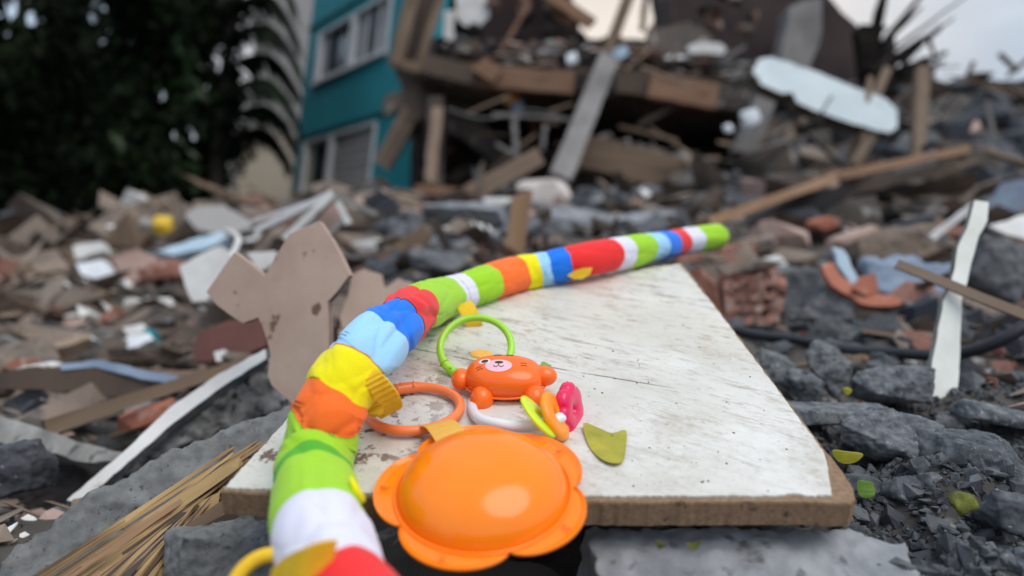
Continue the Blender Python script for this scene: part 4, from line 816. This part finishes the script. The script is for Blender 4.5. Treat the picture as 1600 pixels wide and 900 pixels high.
M['paint'] = board_mat()
bo = onb(820, 640)
bt = empty('white_board', bo, 'thick chipboard panel with dirty white paint under the baby toy', 'board', rot=Matrix((BEX, BEY, BNW)).transposed())
inv = bt.matrix_world.inverted()
def board_poly(pts, step, rag, seed):
    return [inv @ onb(x, y) for x, y in densify(pts, step, rag, random.Random(seed))]
def plate_local(name, fr, z0, z1, m, bev=0, m2=None):
    bm = bmesh.new(); a = [bm.verts.new((p.x, p.y, z1)) for p in fr]; b = [bm.verts.new((p.x, p.y, z0)) for p in fr]; n = len(a)
    f = bm.faces.new(a); bm.faces.new(b[::-1])
    for i in range(n): bm.faces.new((a[i], b[i], b[(i + 1) % n], a[(i + 1) % n]))
    bmesh.ops.recalc_face_normals(bm, faces=bm.faces)
    if bev: bmesh.ops.bevel(bm, geom=list(f.edges), offset=bev, segments=2, affect='EDGES')
    bmesh.ops.triangulate(bm, faces=bm.faces, ngon_method='EAR_CLIP')
    me = bpy.data.meshes.new(name); bm.to_mesh(me); bm.free(); me.materials.append(m); return link(name, me, bt)
left = [(344, 766), (385, 720), (440, 662), (470, 620), (505, 565), (560, 535), (612, 520), (690, 488), (760, 470), (850, 447), (950, 428), (1020, 415), (1066, 410)]
core = left + [(1120, 478), (1190, 570), (1255, 655), (1293, 705), (1318, 735), (1334, 762), (1338, 778), (1330, 786), (1250, 783), (1000, 784), (700, 780), (500, 772), (400, 770)]
o = plate_local('chipboard_core', board_poly(core, 8, 1.0, 3), -.0158, -.0008, M['chip'], .0006)
o['label'] = 'raw brown chipboard edge'
pnt = [(350, 763), (388, 722), (442, 664), (472, 622), (506, 568), (562, 538), (612, 523), (690, 491), (760, 473), (850, 450), (950, 431), (1020, 418), (1062, 413), (1117, 480), (1187, 572), (1250, 657), (1286, 704), (1292, 722), (1296, 750), (1300, 775), (1262, 776), (1240, 772), (1210, 776), (1000, 776), (700, 776), (500, 768), (400, 765)]
fp = board_poly(pnt, 5, .9, 5)
plate_local('painted_face', fp, -.0009, .0006, M['paint'], .0003)
# crumbs of dirt on the board
V = []; Fc = []
for i in range(330):
    px = rnd.uniform(560, 1280); py = rnd.uniform(470, 772)
    if px > 1066 + (py - 410) * .60: continue
    p = onb(px, py, .0007); s = rnd.choice([.0003, .0003, .0004, .0005, .0006, .0011]) * rnd.uniform(.6, 1.1); me = VAR['concrete_lump'][rnd.randrange(7)]; b = len(V)
    rot = Matrix.Rotation(rnd.uniform(0, 6), 3, 'Z')
    for v in me.vertices: V.append(p + rot @ (v.co * s * 1.6))
    for q in me.polygons: Fc.append(tuple(b + z for z in q.vertices))
o = obj('dirt_crumbs', V, Fc, M['bark']); setp(o, 'fine brown dirt crumbs scattered over the white board', 'dirt', None, 'stuff')

# ------------------------------------------------------------------ the striped toy arch tube
TC = [(575, 1010, 98), (528, 920, 87), (503, 842, 78), (493, 770, 68), (496, 705, 62), (514, 643, 60), (547, 587, 57), (586, 539, 53), (626, 501, 46), (664, 478, 39), (702, 464, 34.5), (765, 442, 32), (820, 426, 30), (900, 409, 29), (960, 397, 27.5), (1010, 388, 25.5), (1060, 379, 22.5), (1127, 369, 20.5)]
ctlp = []; ctlr = []
for i, (x, y, h) in enumerate(TC):
    k = i / (len(TC) - 1); rr = .0245 - .0045 * k; d = rr * F / h; ctlp.append(at(x, y, d)); ctlr.append(rr)
def tp(t): return cat_rom(ctlp, t)
ta = empty('toy_arch', tp(5), 'striped multicoloured padded fabric arch of a baby play gym', 'toy')
bands = [('red', 0, .85), ('white', .85, 2.15), ('green', 2.15, 3.2), ('darkgreen', 3.2, 3.42), ('green', 3.42, 4.58), ('orange', 4.58, 5.35), ('yellow', 5.35, 6.22), ('lightblue', 6.22, 7.1), ('blue', 7.1, 7.8), ('red', 7.8, 8.62), ('green', 8.62, 10.0), ('white', 10.0, 10.4), ('green', 10.4, 10.98),
         ('orange', 10.98, 11.85), ('yellow', 11.85, 12.25), ('lightblue', 12.25, 12.45), ('blue', 12.45, 12.8), ('red', 12.8, 13.9), ('white', 13.9, 14.3), ('green', 14.3, 14.95), ('lightblue', 14.95, 15.3), ('blue', 15.3, 15.75), ('red', 15.75, 16.05), ('white', 16.05, 16.35), ('green', 16.35, 17)]
seams = [b[2] for b in bands]
SEG = 120
up0 = BNW.copy()
def frame(t):
    a, b = tp(max(0, t - .04)), tp(min(17, t + .04)); tn = (b - a).normalized(); u = (up0 - tn * up0.dot(tn)).normalized(); return tn, u, tn.cross(u)
def ring_at(t):
    tn, u, v = frame(t); c = tp(t); k = t / 17; rr = .0245 - .0045 * k
    nearest = min(abs(t - s) for s in seams); cin = .985 - .035 * math.exp(-(nearest / .09) ** 2)
    bend = math.exp(-((t - 7.6) / 1.2) ** 2) + .55 * math.exp(-((t - 4.6) / .9) ** 2) + .35 * math.exp(-((t - 10.4) / .6) ** 2) + .3 * math.exp(-((t - 12.4) / .5) ** 2)
    o = []
    for j in range(SEG):
        a = 2 * math.pi * j / SEG; dx, dy = math.cos(a), math.sin(a)
        # inner side of the bend (towards the rattles) folds deepest
        s = t * .030; q = Vector((dx * 1.1, dy * 1.1, t * 1.5))
        w1 = noise.noise(q * .9)
        v1 = noise.voronoi(Vector((dx * .50 + 3, dy * .50 + dx * .12, t * .60 + dx * .2)))[0]; e1 = v1[1] - v1[0]; c1_ = max(0, 1 - e1 * 3.4)
        v2 = noise.voronoi(Vector((dx * .85, dy * .85 + 7, t * 1.05 + dy * .3)))[0]; e2 = v2[1] - v2[0]; c2_ = max(0, 1 - e2 * 5.0)
        f = cin * (1.01 + .055 * w1 - (.060 + .13 * bend) * c1_ - (.022 + .060 * bend) * c2_)
        if t > 16.82: f *= math.sqrt(max(0, 1 - ((t - 16.82) / .18) ** 2 * .93))
        ln = .004 * bend * noise.noise(Vector((dx * 1.2, dy * 1.2, 9)))
        sh = 0.0
        if bend > .3: sh = .010 * noise.noise(Vector((dx * .9 + 3, dy * .9, round(nearest, 1))))
        o.append(c + (u * dx + v * dy) * rr * f + tn * (sh * .8 + .0045 * noise.noise(Vector((dx, dy, t * 2.2)))))
    return o
for (cn_, t0, t1) in bands:
    n = max(8, int((t1 - t0) / .024)); V = []; Fc = []
    ts = [t0 + (t1 - t0) * i / n for i in range(n + 1)]
    for t in ts: V += ring_at(t)
    for i in range(n):
        for j in range(SEG): Fc.append((i * SEG + j, i * SEG + (j + 1) % SEG, (i + 1) * SEG + (j + 1) % SEG, (i + 1) * SEG + j))
    if t1 == 17: Fc.append(tuple(n * SEG + j for j in range(SEG)))
    o = obj('fabric_band', V, Fc, FAB[cn_], ta, smooth=True); o['label'] = {'darkgreen': 'dark green', 'lightblue': 'light blue'}.get(cn_, cn_) + ' band'
# seam stitching ridges
for s in (4.58, 6.22, 7.8, 8.62, 11.85, 12.8):
    rg = ring_at(s); c = tp(s); V, Fc = tube('seam', [c + (p - c) * 1.004 for p in rg], .0004, None, seg=6, closed=True); obj('seam', V, Fc, FAB['white'] if s in (99,) else M['black'] if s == 7.8 else FAB['orange'], ta, smooth=True)

def ribbon(pts, wvec, th, m, name, parent, ribs=0):
    """pts world, wvec world half-width vector"""
    V = []; Fc = []; n = len(pts)
    for i, p in enumerate(pts):
        t = (pts[min(i + 1, n - 1)] - pts[max(i - 1, 0)]).normalized(); w_ = wvec[i] if isinstance(wvec, list) else wvec; nn = t.cross(w_).normalized()
        h = th * (1.0 + (ribs and 1.6 * (i % 2)))
        V += [p - w_ + nn * h / 2, p + w_ + nn * h / 2, p + w_ - nn * h / 2, p - w_ - nn * h / 2]
    for i in range(n - 1):
        for j in range(4): Fc.append((i * 4 + j, i * 4 + (j + 1) % 4, i * 4 + 4 + (j + 1) % 4, i * 4 + 4 + j))
    Fc += [(3, 2, 1, 0), (n * 4 - 4, n * 4 - 3, n * 4 - 2, n * 4 - 1)]
    return obj(name, V, Fc, m, parent)
# yellow webbing loops on the arch
wv = (at(586, 638, .455) - at(562, 592, .455)) * .12
a_ = [at(566, 612, .430), at(576, 600, .424), at(590, 600, .424), at(604, 614, .432), at(613, 628, .442), at(610, 640, .450), at(598, 640, .456)]
def perp_w(pts, px_half, d):
    o = []
    for i in range(len(pts)):
        t = (pts[min(i + 1, len(pts) - 1)] - pts[max(i - 1, 0)]).normalized(); o.append(t.cross(cv(0, 0, 1)).normalized() * px_half * d / F)
    return o
wb1 = curve_pts([at(572, 588, .418), at(582, 592, .412), at(597, 608, .414), at(611, 628, .424), at(614, 640, .436), at(606, 645, .446)], 30)
ribbon(wb1, cv(.88, .47, .05).normalized() * .0064, .0012, M['web'], 'webbing_tag', ta, ribs=1)
wb1b = curve_pts([at(604, 642, .446), at(585, 640, .455), at(566, 620, .452)], 16)
ribbon(wb1b, cv(.88, .47, .05).normalized() * .0064, .0012, M['web'], 'webbing_tag', ta, ribs=1)
wb2 = curve_pts([at(724, 474, .655), at(730, 482, .645), at(737, 496, .640), at(742, 510, .645), at(738, 514, .655)], 24)
ribbon(wb2, cv(.94, .33, 0).normalized() * .0078, .001, M['web'], 'webbing_tag', ta)
wb3 = curve_pts([at(520, 872, .280), at(498, 874, .276), at(468, 884, .276), at(440, 898, .284), at(420, 915, .292)], 20)
ribbon(wb3, cv(.25, .92, .1).normalized() * .0080, .001, M['web'], 'webbing_tag', ta)
V, Fc = tube('x', curve_pts([at(548, 745, .345), at(556, 765, .342), at(566, 782, .345), at(554, 786, .348)], 10), [.0008, .0012, .0016, .002, .002, .002, .0017, .0012, .001, .0007], None, seg=8); obj('seam_nub', V, Fc, FAB['yellow'], ta, smooth=True)
lf = [at(886, 430, .748), at(898, 423, .746), at(910, 419, .745), at(926, 418, .745), at(922, 429, .746), at(910, 436, .747), at(896, 436, .748)]
me, c = polyplate(lf, cv(0, 0, -1) * .002, M['web']); o = link('side_label', me, ta); o.location = c - ta.location

# ------------------------------------------------------------------ plastic rings
def ring_obj(name, label, c, ax, ay, R_, r_, m, arc=(0, 360), clasp=None):
    root = empty(name, c, label, 'ring'); n = 72; P = []
    for i in range(n): 
        a = 2 * math.pi * i / n; P.append(c + ax * R_ * math.cos(a) + ay * R_ * math.sin(a))
    nn = ax.cross(ay).normalized(); V = []; Fc = []; seg = 16
    for i, p in enumerate(P):
        a = 2 * math.pi * i / n; rd = (p - c).normalized(); rr = r_ * (1 + (.28 * math.exp(-(((a - clasp) / .42) ** 2)) if clasp is not None else 0))
        for k in range(seg): b = 2 * math.pi * k / seg; V.append(p + (rd * math.cos(b) + nn * math.sin(b)) * rr)
    for i in range(n):
        j = (i + 1) % n
        for k in range(seg): Fc.append((i * seg + k, i * seg + (k + 1) % seg, j * seg + (k + 1) % seg, j * seg + k))
    obj('link_body', V, Fc, m, root, smooth=True)
    if clasp is not None:      # hinge lugs and slit of the clasp
        for da in (-.30, .12):
            a = clasp + da; p = c + ax * R_ * math.cos(a) + ay * R_ * math.sin(a); tn = (-ax * math.sin(a) + ay * math.cos(a)).normalized(); rd = (p - c).normalized()
            q = [p + (rd * math.cos(b) + nn * math.sin(b)) * r_ * 1.30 for b in np.linspace(-.9, 2.6, 10)]
            V, Fc = tube('clasp_ridge', q, .0007, None, seg=6); obj('clasp_ridge', V, Fc, m, root, smooth=True)
        p = c + ax * R_ * math.cos(clasp) + ay * R_ * math.sin(clasp)
        ce = bmesh.new(); bmesh.ops.create_uvsphere(ce, u_segments=12, v_segments=8, radius=.0013); V = [p + nn * r_ * 1.22 + Vector(v.co) for v in ce.verts]; Fc = [tuple(v.index for v in f.verts) for f in ce.faces]; ce.free()
        obj('hinge_pin', V, Fc, M['black'] if name == 'x' else m, root, smooth=True)
    return root
c1 = onb(647, 649, .006); 
ring_obj('ring_link', 'coral orange plastic ring link lying on the board under the ribbed webbing', c1, BEX, (BEY + BNW * .0).normalized(), .0325, .0034, M['orange3'], clasp=2.0)
c2 = onb(744, 573, .0175)
gy = (BEY * .82 + BNW * .57).normalized()
ring_obj('ring_link', 'lime green plastic ring link hanging from the flat yellow tag', c2, BEX, gy, .0288, .0030, M['green'], clasp=4.0)
c3 = at(412, 922, .305)
ring_obj('ring_link', 'yellow ring link at the bottom edge beside the tube', c3, cv(1, .1, 0).normalized(), cv(0, .85, -.5).normalized(), .0148, .0034, M['web'])

# ------------------------------------------------------------------ rattles
def ell(name, parent, c, rx, ry, rz, m, ex, ey, ez, nu=36, nv=24, pw=1.0):
    V = []; Fc = []
    def sg(v, p): return math.copysign(abs(v) ** p, v)
    for i in range(nv + 1):
        th = math.pi * i / nv
        for j in range(nu):
            ph = 2 * math.pi * j / nu; V.append(c + ex * rx * sg(math.sin(th), pw) * sg(math.cos(ph), pw) + ey * ry * sg(math.sin(th), pw) * sg(math.sin(ph), pw) + ez * rz * sg(math.cos(th), pw))
    for i in range(nv):
        for j in range(nu): Fc.append((i * nu + j, i * nu + (j + 1) % nu, (i + 1) * nu + (j + 1) % nu, (i + 1) * nu + j))
    return obj(name, V, Fc, m, parent, smooth=True)
# flower-shaped rattle, seen from its back
fc = at(755, 763, .382)
fn = cv(-.02, .92, .39).normalized(); fx = cv(1, -.02, -.05); fx = (fx - fn * fx.dot(fn)).normalized(); fy = fn.cross(fx)
fr_ = empty('flower_rattle', fc, 'big orange flower-shaped plastic rattle lying face down over the board edge', 'rattle')
Rf = .0605
def out_r(a):
    c_ = abs(math.cos(2.5 * (a - R(177)))); return Rf * (.825 + .185 * c_ ** .55)
prof = []
NA = 220
V = []; Fc = []
rings = []
for q in np.linspace(.02, 1, 26):
    rings.append(('d', q))
for q in (.0, .06, .25, .5, .75, .92, .985, 1.0): rings.append(('p', q))
for q in (1.0, .98): rings.append(('u', q))
for kd, q in rings:
    for j in range(NA):
        a = 2 * math.pi * j / NA; ro = out_r(a); rd_ = Rf * .79
        if kd == 'd': r_ = rd_ * q; z = .0235 * (1 - q ** 2.6) ** .66 if q < 1 else 0
        elif kd == 'p':
            r_ = rd_ * 1.004 + (max(ro, rd_ * 1.02) - rd_ * 1.004) * q; z = -.0030 + .0042 * q ** 1.6 
        else: r_ = max(ro, rd_ * 1.02) * q; z = -.0006
        V.append(fc + fx * r_ * math.cos(a) + fy * r_ * math.sin(a) + fn * z)
nr = len(rings)
for i in range(nr - 1):
    for j in range(NA): Fc.append((i * NA + j, i * NA + (j + 1) % NA, (i + 1) * NA + (j + 1) % NA, (i + 1) * NA + j))
Fc.append(tuple(range(NA))[::-1]); Fc.append(tuple((nr - 1) * NA + j for j in range(NA)))
obj('flower_shell', V, Fc, M['orange'], fr_, smooth=True)
for k in range(5):
    a = R(177 + 72 * k); p0_ = fc + (fx * math.cos(a) + fy * math.sin(a)) * Rf * .87 + fn * .002; p1_ = fc + (fx * math.cos(a) + fy * math.sin(a)) * Rf * .95 + fn * .0015
    V, Fc = tube('x', [p0_, p1_], .0007, None, seg=6); obj('petal_rib', V, Fc, M['orange'], fr_, smooth=True)
V, Fc = tube('x', [fc + (fx * math.cos(a) + fy * math.sin(a)) * Rf * .814 + fn * -.0002 for a in np.linspace(0, 2 * math.pi, 121)[:-1]], .0010, None, seg=8, closed=True); obj('shell_rim', V, Fc, M['orange'], fr_, smooth=True)
ell('screw_plug', fr_, at(739, 690, .412), .0008, .0008, .0004, M['orange2'], fx, fy, fn, 10, 8)
tg = curve_pts([at(668, 676, .452), at(676, 664, .447), at(688, 663, .436), at(704, 682, .412), at(718, 703, .398)], 20)
ribbon(tg, cv(1, .20, -.05).normalized() * .0098, .0008, M['weblight'], 'satin_tag', fr_)

# animal-face rattle
hc = onb(788, 615, .0135)
HS = .88
br = empty('animal_rattle', hc, 'coral orange animal-face rattle with a white bead handle', 'rattle')
ex = (BEX * .995 - BEY * .09).normalized(); ey = (BEY * .985 + BNW * .17).normalized(); ez = BNW
ey = (ey - ex * ey.dot(ex)).normalized(); ez = ex.cross(ey)
ell('head', br, hc, (.0330 * HS), (.0225 * HS), (.0155 * HS), M['orange2'], ex, ey, ez, 64, 40, .84)
ell('ear', br, hc + ex * -(.0365 * HS) - ey * .002 - ez * .002, (.0085 * HS), (.0105 * HS), (.0088 * HS), M['orange2'], ex, ey, ez)
ell('ear', br, hc + ex * (.0335 * HS) + ey * .002 + ez * .001, (.0110 * HS), (.0090 * HS), (.0085 * HS), M['orange2'], ex, ey, ez)
ell('paw', br, hc + ex * -(.0165 * HS) - ey * (.0215 * HS) - ez * (.0075 * HS), (.0100 * HS), (.0120 * HS), (.0115 * HS), M['orange2'], ex, ey, ez)
ell('paw', br, hc + ex * (.0270 * HS) - ey * (.0180 * HS) - ez * .006, (.0100 * HS), (.0125 * HS), (.0110 * HS), M['orange2'], ex, ey, ez)
V, Fc = tube('x', [hc + ex * ((.0352 * HS) * math.cos(a)) + ey * ((.0243 * HS) * math.sin(a)) - ez * .004 for a in np.linspace(0, 2 * math.pi, 90)[:-1]], (.0010 * HS), None, seg=8, closed=True); obj('seam_line', V, Fc, M['orange2'], br, smooth=True)
def on_head(u, v, lift=.0):     # u,v in head-plane fraction -> point on the top front of the head
    q = max(0, 1 - abs(u) ** 2.38 - abs(v) ** 2.38) ** (1 / 2.38); return hc + ex * (.0330 * HS) * u + ey * (.0225 * HS) * v + ez * ((.0155 * HS) * q + lift)
def patch(name, u0, v0, ru, rv, m, lift, nn=14):
    V = []; Fc = []
    for i in range(5):
        for j in range(nn):
            a = 2 * math.pi * j / nn; k = (i + .001) / 4; V.append(on_head(u0 + ru * k * math.cos(a), v0 + rv * k * math.sin(a), lift))
    for i in range(4):
        for j in range(nn): Fc.append((i * nn + j, i * nn + (j + 1) % nn, (i + 1) * nn + (j + 1) % nn, (i + 1) * nn + j))
    obj(name, V, Fc, m, br, smooth=True)
patch('muzzle_print', -.12, -.22, .34, .34, M['pinkish'], (.0003 * HS), 40)
patch('eye_white', -.50, .06, .15, .16, M['whiteplastic'], (.0003 * HS), 24); patch('pupil', -.49, .05, .09, .11, M['black'], (.0005 * HS), 20)
patch('nose_print', -.12, -.06, .11, .075, M['black'], (.0006 * HS), 20)
def stroke(name, uv, r_=.00028):
    V, Fc = tube('x', [on_head(u, v, (.0005 * HS)) for u, v in uv], r_, None, seg=6); obj(name, V, Fc, M['black'], br)
stroke('mouth_print', [(-.12, -.10), (-.12, -.22)]); stroke('mouth_print', [(-.24, -.24), (-.21, -.32), (-.16, -.32), (-.12, -.22), (-.07, -.32), (-.02, -.31), (.01, -.24)])
for (u, v) in ((-.70, -.30), (-.66, -.42), (.42, -.02), (.44, -.16)): stroke('whisker_print', [(u, v), (u + .07, v + .05), (u + .16, v + .04)], (.0002 * HS))
stroke('brow_print', [(-.30, .50), (-.2, .54), (-.1, .52)], (.0003 * HS)); stroke('brow_print', [(.02, .54), (.1, .57), (.2, .54)], (.0003 * HS))
ell('top_tag', br, onb(752, 571, .010), (.0105 * HS), .006, .002, M['weblight'], ex, ey, ez)
# bead handle
hp = curve_pts([at(738, 628, .500), at(739, 642, .480), at(752, 656, .456), at(785, 664, .441), at(820, 666, .438), at(850, 662, .440), at(868, 656, .447), at(884, 650, .458)], 60)
V, Fc = tube('x', hp, .0038, None, seg=18); obj('handle', V, Fc, M['whiteplastic'], br, smooth=True)
def disc_part(name, c, axis, upv, Ro, Ri, th, m, lobes=0, la=.1, n=90):
    axis = axis.normalized(); u = (upv - axis * upv.dot(axis)).normalized(); v = axis.cross(u); V = []; Fc = []; sec = 14
    for j in range(n):
        a = 2 * math.pi * j / n; k = 1 + (la * (abs(math.cos(lobes * a / 2)) ** .8 - .5) if lobes else 0); mid = (Ro * k + Ri) / 2; hw = (Ro * k - Ri) / 2
        for s in range(sec):
            b = 2 * math.pi * s / sec; cx, sx_ = math.cos(b), math.sin(b)
            rr = mid + hw * math.copysign(abs(cx) ** .7, cx); hh = th / 2 * math.copysign(abs(sx_) ** .7, sx_); V.append(c + (u * math.cos(a) + v * math.sin(a)) * rr + axis * hh)
    for j in range(n):
        q = (j + 1) % n
        for s in range(sec): Fc.append((j * sec + s, q * sec + s, q * sec + (s + 1) % sec, j * sec + (s + 1) % sec))
    return obj(name, V, Fc, m, br, smooth=True)
# thin yellow-green disc: long axis runs (813,622)->(868,682)
lng = (at(868, 682, .43) - at(814, 620, .445)); disc_part('green_disc', at(841, 651, .438), cv(.745, .655, .13), lng, .0168, .0036, .0036, M['yellowgreen'])
lng = (at(888, 686, .44) - at(848, 614, .455)); disc_part('orange_disc', at(867, 650, .448), cv(.86, .42, .30), lng, .0172, .0032, .0062, M['orange4'])
lng = (at(905, 676, .455) - at(880, 604, .475)); o = disc_part('flower_bead', at(890, 640, .468), cv(.90, .10, .42), lng, .0180, .0016, .0100, M['magenta'], lobes=7, la=.13)

# ------------------------------------------------------------------ leaves
def leaf(name, label, pts, z, m, lift=.0, curl=.004, d=None, parent=None, n=(0, .8, .6)):
    if d: P = [at(x, y, d) for x, y in pts]
    else: P = [onb(x, y, .0012 + lift * i_) for i_, (x, y) in enumerate(pts)]
    n_ = len(P); P = [(.5 * ((2 * P[i]) + (-P[i - 1] + P[(i + 1) % n_]) * f + (2 * P[i - 1] - 5 * P[i] + 4 * P[(i + 1) % n_] - P[(i + 2) % n_]) * f * f + (-P[i - 1] + 3 * P[i] - 3 * P[(i + 1) % n_] + P[(i + 2) % n_]) * f ** 3)) for i in range(n_) for f in (0, .33, .66)]
    c = sum(P, Vector()) / len(P); mx_ = max((p - c).length for p in P)
    from mathutils.geometry import tessellate_polygon
    P = [p + BNW * (curl * ((p - c).length / mx_) ** 2) for p in P]; k = len(P); V = P + [p - BNW * .0005 for p in P]
    tri = tessellate_polygon([[Vector((p.dot(BEX), p.dot(BEY), 0)) for p in P]]); Fc = [tuple(q) for q in tri] + [tuple(k + z for z in q[::-1]) for q in tri] + [(i, k + i, k + (i + 1) % k, (i + 1) % k) for i in range(k)]
    o = obj(name, V, Fc, M[m]); return setp(o, label, 'leaf')
leaf('fallen_leaf', 'yellow-green torn leaf on the board beside the rattle', [(911, 670), (934, 674), (956, 681), (978, 679), (977, 706), (973, 727), (958, 732), (938, 722), (920, 700)], 0, 'yleaf', curl=.003)
leaf('fallen_leaf', 'small bright green leaf between the stones at the right corner', [(1299, 712), (1312, 706), (1336, 709), (1348, 718), (1335, 725), (1310, 724)], 0, 'yleaf', d=.50)
leaf('fallen_leaf', 'square green leaf bit right of the board corner', [(1338, 760), (1350, 755), (1364, 760), (1365, 782), (1345, 782)], 0, 'gleaf', d=.455)
leaf('fallen_leaf', 'tiny green leaf on the pale slab below the board', [(1024, 853), (1033, 851), (1038, 858), (1030, 862)], 0, 'moss', d=.362)
leaf('fallen_leaf', 'dark yellow leaf on the pale slab below the board', [(1072, 857), (1085, 851), (1094, 852), (1090, 859), (1077, 861)], 0, 'moss', d=.362)
leaf('fallen_leaf', 'tiny yellow flower bit between the grey stones', [(1316, 612), (1324, 608), (1331, 614), (1324, 620)], 0, 'yleaf', d=.70)
leaf('fallen_leaf', 'tiny green weed just above the rattle ear', [(845, 574), (852, 572), (862, 577), (852, 581)], 0, 'gleaf')
rock('moss_ball', 'mossy yellow-green seed ball on the gravel at the right', 'seed', 1506, 786, .43, 40, 36, 34, 0, 'moss', 201)
